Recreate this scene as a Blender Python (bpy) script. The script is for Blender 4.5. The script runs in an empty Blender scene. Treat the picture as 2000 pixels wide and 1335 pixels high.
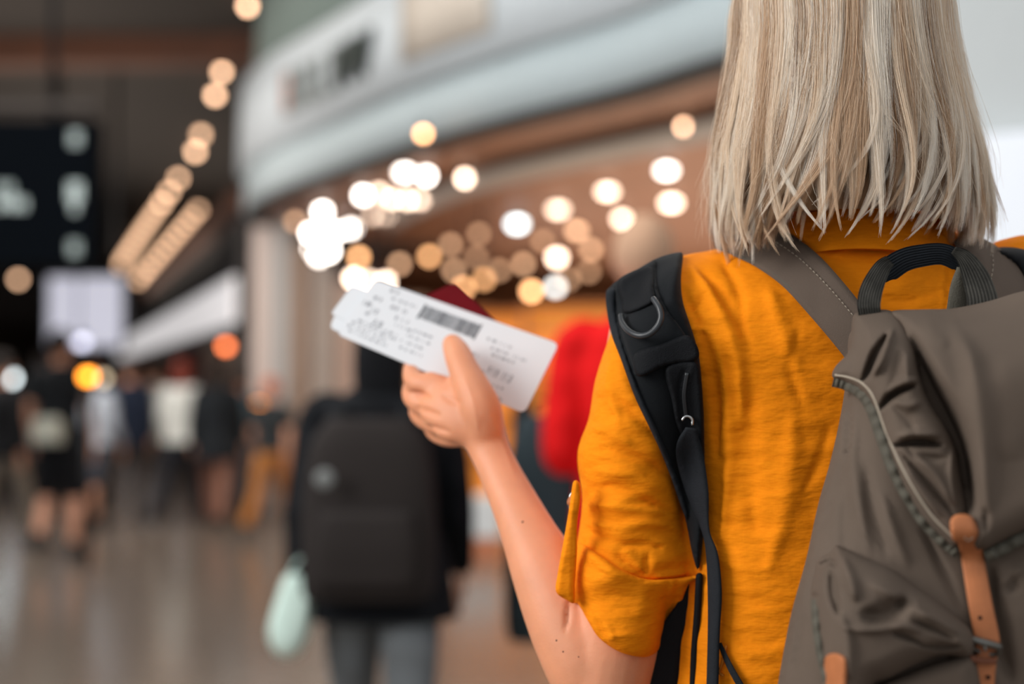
import bpy, bmesh, math, random
import numpy as np
from mathutils import Vector, Matrix, geometry
from mathutils.bvhtree import BVHTree
random.seed(7); RNG = np.random.default_rng(7)
SC = bpy.context.scene; COL = SC.collection
# ------------------------------------------------------------------ camera
F = 2000 * 50 / 36.0; CZ = 1.40; TILT = math.atan(77.5 / F)
cam = bpy.data.cameras.new('camera'); co = bpy.data.objects.new('camera', cam); COL.objects.link(co)
cam.lens = 50; cam.sensor_width = 36; cam.clip_end = 300; cam.clip_start = 0.05
co.location = (0, 0, CZ); co.rotation_euler = (math.pi / 2 + TILT, 0, 0)
cam.dof.use_dof = True; cam.dof.focus_distance = 1.15; cam.dof.aperture_fstop = 2.25
SC.camera = co
# ------------------------------------------------------------------ world, lights, exposure
w = bpy.data.worlds.new('world'); SC.world = w; w.use_nodes = True
bg = w.node_tree.nodes['Background']; bg.inputs[0].default_value = (0.93, 0.96, 1.0, 1); bg.inputs[1].default_value = 0.72
def area(name, loc, target, size, energy, color=(1, 1, 1), sy=None):
    l = bpy.data.lights.new(name, 'AREA'); l.energy = energy; l.color = color; l.size = size
    if sy: l.shape = 'RECTANGLE'; l.size_y = sy
    o = bpy.data.objects.new(name, l); COL.objects.link(o); o.location = loc
    d = Vector(target) - Vector(loc)
    if abs(d.x) + abs(d.y) < 1e-4: o.rotation_euler = (math.pi if d.z > 0 else 0, 0, 0)
    else: o.rotation_euler = d.to_track_quat('-Z', 'Y').to_euler()
    return o
area('window_daylight', (-3.4, 0.1, 2.9), (0.1, 1.35, 1.3), 2.2, 150, (1.0, 0.985, 0.97), 2.2)
area('ceiling_light_panel', (1.0, 3.6, 4.4), (0.2, 1.2, 1.3), 1.6, 35, (1.0, 0.95, 0.9), 1.6)
area('hall_light_near_shop', (-3.5, 4.5, 5.6), (-0.5, 9.5, 4.0), 4.0, 560, (0.97, 0.99, 1.0), 4.0)
area('hall_ceiling_fill', (-7, 22, 3.2), (-7, 22, 6), 5.0, 420, (1.0, 0.9, 0.8), 24.0)  # added fill aimed upward to brighten the dark hall ceiling
area('shop_ceiling_fill', (2.4, 16, 1.7), (2.4, 16, 4), 5.0, 260, (1.0, 0.80, 0.62), 12.0)  # added fill without a fixture, lifts the brown shop ceiling
area('shop_front_fill', (2.0, 9.0, 2.0), (2.0, 9.0, 4), 1.5, 14, (1.0, 0.84, 0.7), 2.0)  # second added fill, brightens the shop ceiling near its front edge
area('hall_light_over_floor', (-3.5, 10, 5.9), (-3, 10, 0), 4.0, 340, (1.0, 0.93, 0.86), 8.0)
area('shop_light_inside', (3.2, 14, 3.0), (3.2, 14, 0), 4.0, 420, (1.0, 0.80, 0.6), 7.0)
area('shop_back_fill', (6, 23, 3.0), (6, 23, 0), 6.0, 420, (1.0, 0.8, 0.6), 10.0)  # fill added so the far shop wall does not go dark
area('shop_panel_fill', (-4.6, 12.0, 2.7), (-2.2, 15.6, 1.2), 1.6, 80, (1.0, 0.93, 0.88), 2.0)  # unseen fill added in the open hall to brighten the pale panels
SC.view_settings.view_transform = 'Standard'; SC.view_settings.look = 'None'
SC.view_settings.gamma = 1; SC.view_settings.exposure = 0.0; SC.view_settings.use_curve_mapping = False
SC.cycles.use_denoising = True; SC.cycles.max_bounces = 8; SC.cycles.sample_clamp_indirect = 6
SC.cycles.blur_glossy = 1.0; SC.cycles.caustics_reflective = False; SC.cycles.caustics_refractive = False
# ------------------------------------------------------------------ photo frame helpers
CT, ST = math.cos(TILT), math.sin(TILT)
def P(px, py, Y):
    a = (px - 1000) / F; b = (667.5 - py) / F
    dx, dy, dz = a, CT - ST * b, ST + CT * b
    k = Y / dy
    return (dx * k, Y, CZ + dz * k)
def Parr(px, py, Y):
    a = (px - 1000) / F; b = (667.5 - py) / F
    dy = CT - ST * b; k = Y / dy
    return np.stack([a * k, Y + 0 * a, CZ + (ST + CT * b) * k], 1)
def proj(V):
    x, y, z = V[:, 0], V[:, 1], V[:, 2] - CZ
    f = y * CT + z * ST; u = -y * ST + z * CT
    return 1000 + F * x / f, 667.5 - F * u / f
def s2l(c):
    return tuple(((v / 255) / 12.92 if v / 255 <= 0.04045 else ((v / 255 + 0.055) / 1.055) ** 2.4) for v in c)
# ------------------------------------------------------------------ materials
def nodes(name):
    m = bpy.data.materials.new(name); m.use_nodes = True
    nt = m.node_tree; return m, nt, nt.nodes['Principled BSDF']
def mat(name, rgb, rough=0.7, metal=0.0, spec=0.5, var=0.12, vscale=20, bump=0.0, bscale=300, stretch=(1, 1, 1),
        sheen=0.0, sub=0.0, coat=0.0, emit=None, es=0.0, alpha=1.0):
    m, nt, b = nodes(name); N = nt.nodes; L = nt.links
    c = s2l(rgb)
    b.inputs['Roughness'].default_value = rough; b.inputs['Metallic'].default_value = metal
    b.inputs['Specular IOR Level'].default_value = spec
    tc = N.new('ShaderNodeTexCoord'); mp = N.new('ShaderNodeMapping'); mp.inputs['Scale'].default_value = stretch
    L.new(tc.outputs['Object'], mp.inputs['Vector'])
    n = N.new('ShaderNodeTexNoise'); n.inputs['Scale'].default_value = vscale; n.inputs['Detail'].default_value = 4
    L.new(mp.outputs[0], n.inputs['Vector'])
    r = N.new('ShaderNodeValToRGB')
    r.color_ramp.elements[0].position = 0.3; r.color_ramp.elements[1].position = 0.7
    r.color_ramp.elements[0].color = tuple(max(0, v * (1 - var)) for v in c) + (1,)
    r.color_ramp.elements[1].color = tuple(min(1, v * (1 + var)) for v in c) + (1,)
    L.new(n.outputs[0], r.inputs[0]); L.new(r.outputs[0], b.inputs['Base Color'])
    if bump:
        n2 = N.new('ShaderNodeTexNoise'); n2.inputs['Scale'].default_value = bscale; n2.inputs['Detail'].default_value = 3
        L.new(mp.outputs[0], n2.inputs['Vector'])
        bp = N.new('ShaderNodeBump'); bp.inputs['Strength'].default_value = bump; bp.inputs['Distance'].default_value = 0.002
        L.new(n2.outputs[0], bp.inputs['Height']); L.new(bp.outputs[0], b.inputs['Normal'])
    if sheen: b.inputs['Sheen Weight'].default_value = sheen; b.inputs['Sheen Roughness'].default_value = 0.5
    if sub:
        b.inputs['Subsurface Weight'].default_value = sub; b.inputs['Subsurface Radius'].default_value = (1.0, 0.4, 0.2)
        b.inputs['Subsurface Scale'].default_value = 0.006
    if coat: b.inputs['Coat Weight'].default_value = coat
    if emit:
        b.inputs['Emission Color'].default_value = s2l(emit) + (1,); b.inputs['Emission Strength'].default_value = es
    return m
def linen():
    m, nt, b = nodes('mustard_linen'); N = nt.nodes; L = nt.links
    tc = N.new('ShaderNodeTexCoord')
    def noise(scale, st, det=4):
        mp = N.new('ShaderNodeMapping'); mp.inputs['Scale'].default_value = st; L.new(tc.outputs['Object'], mp.inputs[0])
        n = N.new('ShaderNodeTexNoise'); n.inputs['Scale'].default_value = scale; n.inputs['Detail'].default_value = det
        L.new(mp.outputs[0], n.inputs['Vector']); return n.outputs[0]
    slub = noise(105, (1, 1, 14)); warp = noise(100, (16, 16, 1)); weave = noise(1400, (1, 1, 1), 1); crumple = noise(26, (1, 1, 2.6), 3)
    def mx(a, bb, f, op='MIX'):
        x = N.new('ShaderNodeMix'); x.data_type = 'FLOAT'; x.inputs[0].default_value = f
        L.new(a, x.inputs[2]); L.new(bb, x.inputs[3]); return x.outputs[0]
    th = mx(slub, warp, 0.35)
    r = N.new('ShaderNodeValToRGB'); r.color_ramp.elements[0].position = 0.35; r.color_ramp.elements[1].position = 0.68
    r.color_ramp.elements[0].color = s2l((241, 133, 6)) + (1,); r.color_ramp.elements[1].color = s2l((251, 146, 12)) + (1,)
    L.new(th, r.inputs[0]); L.new(r.outputs[0], b.inputs['Base Color'])
    h = mx(mx(th, weave, 0.3), crumple, 0.0)
    bp = N.new('ShaderNodeBump'); bp.inputs['Strength'].default_value = 0.35; bp.inputs['Distance'].default_value = 0.0007
    L.new(h, bp.inputs['Height'])
    bp2 = N.new('ShaderNodeBump'); bp2.inputs['Strength'].default_value = 0.6; bp2.inputs['Distance'].default_value = 0.008
    L.new(crumple, bp2.inputs['Height']); L.new(bp.outputs[0], bp2.inputs['Normal']); L.new(bp2.outputs[0], b.inputs['Normal'])
    b.inputs['Roughness'].default_value = 0.85; b.inputs['Specular IOR Level'].default_value = 0.15
    return m
M = {}
M['linen'] = linen()
M['skin'] = mat('skin', (224, 152, 114), 0.5, spec=0.35, var=0.07, vscale=30, bump=0.12, bscale=500, sub=0.25)
M['skin_bg'] = mat('skin_plain', (205, 150, 122), 0.55, var=0.05)
M['canvas'] = mat('brown_canvas', (101, 88, 77), 0.88, spec=0.15, var=0.07, vscale=14, bump=0.35, bscale=1500)
M['canvas_strap'] = mat('brown_canvas_strap', (100, 87, 77), 0.88, spec=0.15, var=0.05, vscale=14, bump=0.35, bscale=1500)
M['trim'] = mat('grey_green_trim', (90, 86, 76), 0.8, spec=0.2, var=0.12, vscale=160, bump=0.4, bscale=900)
M['webbing'] = mat('ribbed_webbing', (62, 60, 55), 0.85, spec=0.2, var=0.35, vscale=60, bump=0.5, bscale=700)
M['thread'] = mat('pale_thread', (168, 156, 138), 0.8)
M['thread_dark'] = mat('orange_thread', (190, 110, 10), 0.8)
M['leather'] = mat('tan_leather', (188, 116, 72), 0.55, spec=0.35, var=0.16, vscale=45, bump=0.3, bscale=600)
M['leather_dark'] = mat('worn_leather_edge', (120, 66, 38), 0.6)
M['steel'] = mat('dull_steel', (120, 118, 112), 0.35, metal=0.9)
M['black'] = mat('black_neoprene', (15, 18, 21), 0.85, spec=0.2, var=0.15, vscale=50, bump=0.3, bscale=1200, sheen=0.05)
M['black2'] = mat('black_nylon', (9, 11, 15), 0.75, spec=0.22, var=0.1, bump=0.3, bscale=900)
M['black3'] = mat('charcoal_webbing', (25, 29, 34), 0.75, spec=0.25, var=0.12, vscale=200, bump=0.4, bscale=1400)
M['plastic'] = mat('black_plastic', (44, 47, 50), 0.4, spec=0.5)
M['silver'] = mat('silver_metal', (190, 190, 188), 0.25, metal=1.0)
M['jeans'] = mat('dark_denim', (26, 32, 44), 0.85, var=0.2, vscale=200, bump=0.3)
M['paper'] = mat('white_card', (226, 228, 230), 0.55, spec=0.3, var=0.01)
M['ink'] = mat('grey_print', (150, 152, 156), 0.7, var=0.15, vscale=600)
M['ink_dark'] = mat('dark_print', (104, 106, 110), 0.7, var=0.2, vscale=600)
M['burgundy'] = mat('burgundy_cover', (104, 8, 18), 0.8, spec=0.15, var=0.08, bump=0.2, bscale=900)
M['page'] = mat('passport_pages', (222, 214, 200), 0.7)
M['shoe'] = mat('dark_shoe', (30, 28, 28), 0.5)
# ------------------------------------------------------------------ mesh helpers
ORG = {}
def empty(name, loc=(0, 0, 0), parent=None):
    o = bpy.data.objects.new(name, None); COL.objects.link(o); o.empty_display_size = 0.1
    if parent: o.parent = parent; o.location = Vector(loc) - ORG[parent]
    else: o.location = loc
    ORG[o] = Vector(loc); return o
def tag(o, label, cat, group=None):
    o['label'] = label; o['category'] = cat
    if group: o['group'] = group
    return o
def struct(o, label=None):
    o['kind'] = 'structure'
    if label: o['label'] = label
    return o
def mk(name, V, Fc, m, parent=None, origin=None, smooth=True, recalc=False):
    V = np.asarray(V, float).reshape(-1, 3)
    if parent is not None: org = np.array(ORG[parent])
    elif origin is not None: org = np.array(origin)
    else: org = np.zeros(3)
    me = bpy.data.meshes.new(name); me.from_pydata((V - org).tolist(), [], [tuple(int(i) for i in f) for f in Fc]); me.update()
    if recalc:
        bm = bmesh.new(); bm.from_mesh(me); bmesh.ops.recalc_face_normals(bm, faces=bm.faces); bm.to_mesh(me); bm.free()
    if smooth: me.polygons.foreach_set('use_smooth', [True] * len(me.polygons))
    if m is not None: me.materials.append(m)
    o = bpy.data.objects.new(name, me); COL.objects.link(o)
    if parent is not None: o.parent = parent; ORG[o] = Vector(ORG[parent])
    else: o.location = org; ORG[o] = Vector(org)
    return o
def join(*parts):
    V = []; Fs = []; n = 0
    for v, f in parts:
        v = np.asarray(v, float).reshape(-1, 3); V.append(v); Fs += [tuple(i + n for i in q) for q in f]; n += len(v)
    return np.concatenate(V), Fs
def box(c, s, rz=0.0, rx=0.0, bev=0.0):
    sx, sy, sz = s[0] / 2, s[1] / 2, s[2] / 2
    if bev:
        bm = bmesh.new(); bmesh.ops.create_cube(bm, size=1)
        bmesh.ops.scale(bm, vec=s, verts=bm.verts)
        bmesh.ops.bevel(bm, geom=bm.edges[:], offset=bev, segments=2, affect='EDGES', profile=0.6)
        V = np.array([v.co[:] for v in bm.verts]); Fc = [tuple(v.index for v in f.verts) for f in bm.faces]; bm.free()
    else:
        V = np.array([(x, y, z) for x in (-sx, sx) for y in (-sy, sy) for z in (-sz, sz)])
        Fc = [(0, 1, 3, 2), (4, 6, 7, 5), (0, 4, 5, 1), (2, 3, 7, 6), (0, 2, 6, 4), (1, 5, 7, 3)]
    R = np.array(Matrix.Rotation(rz, 3, 'Z') @ Matrix.Rotation(rx, 3, 'X'))
    return V @ R.T + np.array(c), Fc
def catmull(pts, n, closed=False):
    p = np.asarray(pts, float); K = len(p)
    if closed: idx = lambda i: p[i % K]; segs = K
    else:
        ext = np.vstack([2 * p[0] - p[1], p, 2 * p[-1] - p[-2]]); idx = lambda i: ext[i + 1]; segs = K - 1
    out = []
    for i in range(segs):
        a, b, c, d = idx(i - 1), idx(i), idx(i + 1), idx(i + 2)
        for k in range(n):
            t = k / n
            out.append(0.5 * ((2 * b) + (-a + c) * t + (2 * a - 5 * b + 4 * c - d) * t * t + (-a + 3 * b - 3 * c + d) * t ** 3))
    if not closed: out.append(p[-1])
    return np.array(out)
def tube(pts, rad, n=16, sub=4, up=(0, 0, 1), cap=True, smooth=True):
    """pts Kx3, rad K or Kx2 (side, up) ; rounded caps"""
    pts = np.asarray(pts, float); rad = np.asarray(rad, float)
    if rad.ndim == 1: rad = np.stack([rad, rad], 1)
    q = np.hstack([pts, rad])
    if smooth and len(pts) > 2: q = catmull(q, sub)
    pts = q[:, :3]; rad = np.abs(q[:, 3:5])
    T = np.gradient(pts, axis=0); T /= np.linalg.norm(T, axis=1)[:, None] + 1e-12
    u0 = np.array(up, float)
    if abs(np.dot(u0, T[0])) > 0.95: u0 = np.array((0, 1.0, 0.1))
    V = []; prev = u0
    rings = []
    def frame(t, prev):
        s = np.cross(t, prev); s /= np.linalg.norm(s) + 1e-12; u = np.cross(s, t); return s, u
    frames = []
    for i in range(len(pts)):
        s, u = frame(T[i], prev); prev = u; frames.append((s, u))
    seq = []
    if cap:
        for a in (80, 55, 28): a = math.radians(a); seq.append((0, -math.sin(a), math.cos(a)))
    seq += [(i, 0, 1) for i in range(len(pts))]
    if cap:
        for a in (28, 55, 80): a = math.radians(a); seq.append((len(pts) - 1, math.sin(a), math.cos(a)))
    for i, off, sc in seq:
        s, u = frames[i]; r = rad[i]
        c = pts[i] + T[i] * off * min(r[0], r[1])
        for k in range(n):
            a = 2 * math.pi * k / n
            V.append(c + s * r[0] * sc * math.cos(a) + u * r[1] * sc * math.sin(a))
    Fc = []
    m = len(seq)
    for j in range(m - 1):
        for k in range(n):
            a = j * n + k; b = j * n + (k + 1) % n
            Fc.append((a, b, b + n, a + n))
    Fc.append(tuple(range(n - 1, -1, -1))); Fc.append(tuple((m - 1) * n + k for k in range(n)))
    return np.array(V), Fc
def loft(rings, n=28, power=2.3):
    """rings (cx,cy,z,rx,ry)"""
    V = []
    q = catmull(np.array(rings, float), 4)
    for cx, cy, z, rx, ry in q:
        for k in range(n):
            a = 2 * math.pi * k / n; c, s = math.cos(a), math.sin(a)
            V.append((cx + rx * math.copysign(abs(c) ** (2 / power), c), cy + ry * math.copysign(abs(s) ** (2 / power), s), z))
    Fc = []; m = len(q)
    for j in range(m - 1):
        for k in range(n):
            a = j * n + k; b = j * n + (k + 1) % n; Fc.append((a, b, b + n, a + n))
    Fc.append(tuple(range(n - 1, -1, -1))); Fc.append(tuple((m - 1) * n + k for k in range(n)))
    return np.array(V), Fc
def sphere(c, r, nu=20, nv=12):
    V = []; Fc = []
    r = (r, r, r) if not hasattr(r, '__len__') else r
    for j in range(nv + 1):
        th = math.pi * j / nv
        for k in range(nu):
            a = 2 * math.pi * k / nu
            V.append((c[0] + r[0] * math.sin(th) * math.cos(a), c[1] + r[1] * math.sin(th) * math.sin(a), c[2] + r[2] * math.cos(th)))
    for j in range(nv):
        for k in range(nu):
            a = j * nu + k; b = j * nu + (k + 1) % nu; Fc.append((a, a + nu, b + nu, b))
    return np.array(V), Fc
def cyl(c, r, h, n=24, r2=None):
    r2 = r if r2 is None else r2
    V = [(c[0] + r * math.cos(2 * math.pi * k / n), c[1] + r * math.sin(2 * math.pi * k / n), c[2]) for k in range(n)]
    V += [(c[0] + r2 * math.cos(2 * math.pi * k / n), c[1] + r2 * math.sin(2 * math.pi * k / n), c[2] + h) for k in range(n)]
    Fc = [(k, (k + 1) % n, n + (k + 1) % n, n + k) for k in range(n)] + [tuple(range(n - 1, -1, -1)), tuple(range(n, 2 * n))]
    return np.array(V), Fc
def remesh(V, Fc, voxel, smooth_it=4, fac=0.5):
    """voxel union of overlapping closed shells, returned as verts, faces"""
    me = bpy.data.meshes.new('tmp'); me.from_pydata(np.asarray(V).tolist(), [], [tuple(f) for f in Fc]); me.update()
    bm = bmesh.new(); bm.from_mesh(me); bmesh.ops.triangulate(bm, faces=bm.faces); bm.to_mesh(me); bm.free()
    o = bpy.data.objects.new('tmp', me); COL.objects.link(o)
    r = o.modifiers.new('r', 'REMESH'); r.mode = 'VOXEL'; r.voxel_size = voxel
    s = o.modifiers.new('s', 'SMOOTH'); s.iterations = smooth_it; s.factor = fac
    dg = bpy.context.evaluated_depsgraph_get(); ev = o.evaluated_get(dg); m2 = ev.to_mesh()
    n = len(m2.vertices); A = np.empty(n * 3); m2.vertices.foreach_get('co', A); A = A.reshape(-1, 3).copy()
    Q = [tuple(p.vertices) for p in m2.polygons]; NN = np.empty(n * 3); m2.vertices.foreach_get('normal', NN)
    ev.to_mesh_clear(); bpy.data.objects.remove(o); bpy.data.meshes.remove(me)
    return A, Q, NN.reshape(-1, 3).copy()
# ---- distance to polylines, folds
def seg_dist(X, Y, poly):
    """min distance and param 0..1 along polyline"""
    p = np.asarray(poly, float); best = np.full(X.shape, 1e9); tb = np.zeros(X.shape)
    L = np.concatenate([[0], np.cumsum(np.linalg.norm(np.diff(p[:, :2], axis=0), axis=1))]); tot = L[-1]
    for i in range(len(p) - 1):
        a, b = p[i, :2], p[i + 1, :2]; d = b - a; q = d @ d + 1e-9
        t = np.clip(((X - a[0]) * d[0] + (Y - a[1]) * d[1]) / q, 0, 1)
        ds = np.hypot(X - a[0] - t * d[0], Y - a[1] - t * d[1])
        m = ds < best; best[m] = ds[m]; tb[m] = ((L[i] + t * math.sqrt(q)) / tot)[m]
    return best, tb
def foldsum(X, Y, folds):
    """folds: (polyline, width_px, amp_m[, sharp]) positive = towards the viewer side"""
    out = np.zeros(X.shape)
    for f in folds:
        pl, wd, am = f[0], f[1], f[2]
        if len(pl) > 2: pl = catmull(pl, 4)
        d, t = seg_dist(X, Y, pl)
        tp = np.clip(np.minimum(t, 1 - t) / 0.25, 0.0, 1) if len(f) < 4 else np.ones_like(t)
        tp = tp * (2 - tp) * 0.92 + 0.08
        tw_ = np.clip(np.minimum(t, 1 - t) / 0.45, 0, 1); tw_ = 0.4 + 0.6 * tw_ if len(f) < 4 else 1.0
        out += am * tp * np.exp(-(d / (wd * tw_)) ** 2)
    return out
def inside(X, Y, poly):
    r = np.zeros(X.shape, bool); n = len(poly); j = n - 1
    for i in range(n):
        xi, yi = poly[i]; xj, yj = poly[j]
        if yi != yj:
            c = ((yi > Y) != (yj > Y)) & (X < (xj - xi) * (Y - yi) / (yj - yi) + xi)
            r ^= c
        j = i
    return r
def resample(poly, step, closed=True):
    p = np.asarray(poly, float)
    if closed: p = np.vstack([p, p[:1]])
    L = np.concatenate([[0], np.cumsum(np.linalg.norm(np.diff(p, axis=0), axis=1))]); n = max(4, int(L[-1] / step))
    s = np.linspace(0, L[-1], n + 1)
    q = np.stack([np.interp(s, L, p[:, k]) for k in range(p.shape[1])], 1)
    return q[:-1] if closed else q
def relief_geo(outline, Y0, amp, back, R, folds=(), step=8, smooth=True, thick=0.002, power=2.0, extra=None):
    ol = catmull(outline, 8, True) if smooth else np.array(outline, float)
    ol = resample(ol, step)
    x0, y0 = ol.min(0); x1, y1 = ol.max(0)
    gx, gy = np.meshgrid(np.arange(x0, x1, step), np.arange(y0, y1, step * 0.9))
    gx = gx + (np.arange(gx.shape[0])[:, None] % 2) * step * 0.5
    gx = gx.ravel(); gy = gy.ravel(); m = inside(gx, gy, ol); gx = gx[m]; gy = gy[m]
    cl = np.vstack([ol, ol[:1]]); d, _ = seg_dist(gx, gy, cl); m = d > step * 0.45; gx = gx[m]; gy = gy[m]
    pts = np.vstack([ol, np.stack([gx, gy], 1)]); nb = len(ol)
    r = geometry.delaunay_2d_cdt([Vector(p) for p in pts], [(i, (i + 1) % nb) for i in range(nb)], [], 1, 1e-5)
    vv = np.array([v[:] for v in r[0]]); tri = [tuple(t) for t in r[2]]
    d, _ = seg_dist(vv[:, 0], vv[:, 1], cl)
    t = np.clip(d / R, 0, 1); prof = (1 - (1 - t) ** power) ** (1 / power)
    y0v = Y0(vv[:, 0], vv[:, 1]) if callable(Y0) else np.full(len(vv), float(Y0))
    fo = foldsum(vv[:, 0], vv[:, 1], folds) if len(folds) else 0
    if extra is not None: fo = fo + extra(vv[:, 0], vv[:, 1], d)
    Yf = y0v - amp * prof - fo * np.clip(d / (2.0 * step), 0.15, 1)
    yb = y0v + thick + back * prof; yb = np.maximum(yb, Yf + thick * 0.6)
    A = Parr(vv[:, 0], vv[:, 1], Yf); B = Parr(vv[:, 0], vv[:, 1], yb); n = len(vv)
    from collections import Counter
    ec = Counter()
    for a, b, c in tri:
        for e in ((a, b), (b, c), (c, a)): ec[e] += 1
    V = np.vstack([A, B]); Fc = list(tri) + [(c + n, b + n, a + n) for a, b, c in tri]
    for (a, b) in list(ec):
        if (b, a) not in ec: Fc.append((b, a, a + n, b + n))
    return V, Fc
def relief(name, outline, m, parent, Y0, amp, back, R, **k):
    V, Fc = relief_geo(outline, Y0, amp, back, R, **k)
    return mk(name, V, Fc, m, parent, recalc=True)
def ribbon_px(path, width, depth, thick=0.0015, n=8, offs=0.0, across=5, crown=0.0, wobble=None):
    """strip along px path [(x,y[,width])]; depth(px,py)->Y ; real thickness"""
    q = catmull(path, n) if len(path) > 2 else resample(path, 10, False)
    T = np.gradient(q[:, :2], axis=0); T /= np.linalg.norm(T, axis=1)[:, None]; Nn = np.stack([-T[:, 1], T[:, 0]], 1)
    wd = q[:, 2] if q.shape[1] > 2 else np.full(len(q), float(width))
    V = []; K = len(q)
    for side in (0, 1):
        for j in range(across):
            s = (j / (across - 1) - 0.5)
            xy = q[:, :2] + Nn * (wd * s)[:, None]
            y = depth(xy[:, 0], xy[:, 1]) - offs - crown * (1 - (2 * s) ** 2)
            if wobble is not None: y = y + wobble(np.arange(K), s)
            if side: y = y + thick
            V.append(Parr(xy[:, 0], xy[:, 1], y))
    V = np.concatenate(V); Fc = []
    g = lambda sd, j, i: (sd * across + j) * K + i
    for i in range(K - 1):
        for j in range(across - 1):
            Fc.append((g(0, j, i), g(0, j, i + 1), g(0, j + 1, i + 1), g(0, j + 1, i)))
            Fc.append((g(1, j, i), g(1, j + 1, i), g(1, j + 1, i + 1), g(1, j, i + 1)))
        Fc.append((g(0, 0, i), g(1, 0, i), g(1, 0, i + 1), g(0, 0, i + 1)))
        Fc.append((g(0, across - 1, i), g(0, across - 1, i + 1), g(1, across - 1, i + 1), g(1, across - 1, i)))
    for i in (0, K - 1):
        for j in range(across - 1): Fc.append((g(0, j, i), g(0, j + 1, i), g(1, j + 1, i), g(1, j, i)))
    return V, Fc
def stitches(name, path, m, parent, depth, off=0.0006, step=9, ln=5.5, r=0.00035):
    q = resample(catmull(path, 6) if len(path) > 2 else path, step, False); parts = []
    for i in range(len(q) - 1):
        a = q[i]; b = q[i] + (q[i + 1] - q[i]) * (ln / step); xs = np.array([a[0], b[0]]); ys = np.array([a[1], b[1]])
        pp = Parr(xs, ys, depth(xs, ys) - off); parts.append(tube(pp, [r, r], n=5, smooth=False, cap=False))
    V, Fc = join(*parts); return mk(name, V, Fc, m, parent)
# ================================================================== SETTING
def X_at(px, Y): return (px - 1000) / F * Y
def Z_at(py, Y): return P(1000, py, Y)[2]
M['floor'] = mat('polished_stone_floor', (118, 107, 97), 0.2, spec=0.55, var=0.10, vscale=0.6, bump=0.03, bscale=2.0)
M['ceil'] = mat('dark_ceiling', (58, 51, 46), 0.9, var=0.1, vscale=0.5)
M['beamwood'] = mat('red_brown_beam', (96, 58, 38), 0.7, var=0.2, vscale=2, stretch=(1, 6, 1))
M['dark'] = mat('dark_wall', (54, 50, 48), 0.8, var=0.15, vscale=0.6)
M['fascia_hi'] = mat('grey_green_facade', (122, 134, 128), 0.85, spec=.2, var=0.03, vscale=1)
M['fascia'] = mat('pale_facade', (196, 202, 205), 0.85, spec=.2, var=0.02, vscale=1)
M['fascia_lo'] = mat('pale_grey_facade', (176, 186, 188), 0.85, spec=.2, var=0.03, vscale=1)
M['soffit'] = mat('brown_wood_soffit', (134, 92, 68), 0.6, var=0.14, vscale=1.2, stretch=(6, 1, 1))
M['whitewall'] = mat('white_wall', (190, 194, 193), 0.7, var=0.02)
M['warmwall'] = mat('warm_wood_wall', (176, 118, 74), 0.6, var=0.2, vscale=1.0)
M['pinkwall'] = mat('pale_pink_panel', (214, 196, 186), 0.7, var=0.04)
M['greypanel'] = mat('pale_grey_panel', (178, 174, 170), 0.7, var=0.05)
M['brownpanel'] = mat('brown_panel', (150, 128, 112), 0.7, var=0.1)
M['metal_dark'] = mat('dark_metal', (40, 40, 42), 0.4, metal=0.6)
M['board'] = mat('navy_black_board', (6, 9, 13), 0.95, spec=0.05, var=0.05)
M['red_dark'] = mat('dark_red_panel', (86, 26, 20), 0.6)
def lamp_mat(name, rgb, es): return mat(name, rgb, 0.5, emit=rgb, es=es, var=0)
M['litwhite'] = lamp_mat('lit_white_panel', (228, 224, 224), 0.78)
M['litsoft'] = lamp_mat('soft_white_panel', (218, 222, 228), 0.25)
M['litgrey'] = lamp_mat('lit_grey_text', (128, 138, 134), 0.45)
struct(mk('floor', *box((0, 34, -0.05), (70, 84, 0.1)), M['floor'], smooth=False))
struct(mk('ceiling', *box((-2, 41.5, 6.15), (50, 77, 0.3)), M['ceil'], smooth=False))
struct(mk('wall_left', *box((-19, 36, 3), (0.3, 70, 6)), M['dark'], smooth=False))
struct(mk('wall_end', *box((-6, 74, 3), (40, 0.3, 6)), M['dark'], smooth=False))
yb = 19.0
struct(mk('trim_1', *box((-6.4, yb, 5.82), (8.4, 0.5, 0.36), rz=-0.02), M['beamwood'], smooth=False))
# curved shop facade band
fc = np.array([(4.9, 2.6), (4.2, 3.6), (3.4, 4.7), (2.6, 5.75), (1.85, 6.75), (1.12, 7.75), (.62, 8.62), (0.02, 9.43), (-.76, 10.6), (-1.56, 12.05), (-2.3, 13.4), (-2.78, 14.7), (-2.92, 15.8), (-2.7, 17.2), (-2.0, 18.4), (-1.0, 19.2)])
fcs = catmull(fc, 6); Tn = np.gradient(fcs, axis=0); Tn /= np.linalg.norm(Tn, axis=1)[:, None]; Nf = np.stack([-Tn[:, 1], Tn[:, 0]], 1)  # points to hall side
if Nf[40][0] > 0: Nf = -Nf
def band(z0, z1, o0, o1, th=0.2):
    V = []; K = len(fcs)
    for (z, o) in ((z0, o0), (z1, o1), (z1, -th), (z0, -th)):
        p = fcs + Nf * o; V.append(np.column_stack([p, np.full(K, z)]))
    V = np.concatenate(V); Fc = []
    for r in range(4):
        for i in range(K - 1): Fc.append((r * K + i, r * K + i + 1, ((r + 1) % 4) * K + i + 1, ((r + 1) % 4) * K + i))
    Fc += [(0, K, 2 * K, 3 * K), (K - 1, 4 * K - 1, 3 * K - 1, 2 * K - 1)]
    return V, Fc
facade = struct(mk('wall_shop', *band(4.46, 6.0, -0.10, -0.2, 0.35), M['fascia_hi'], recalc=True), 'grey green curved upper facade of the shop')
b1 = mk('sign_band', *band(3.62, 4.46, 0.05, 0.03), M['fascia'], facade, recalc=True); b1['label'] = 'pale curved band carrying the lettering'
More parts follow.
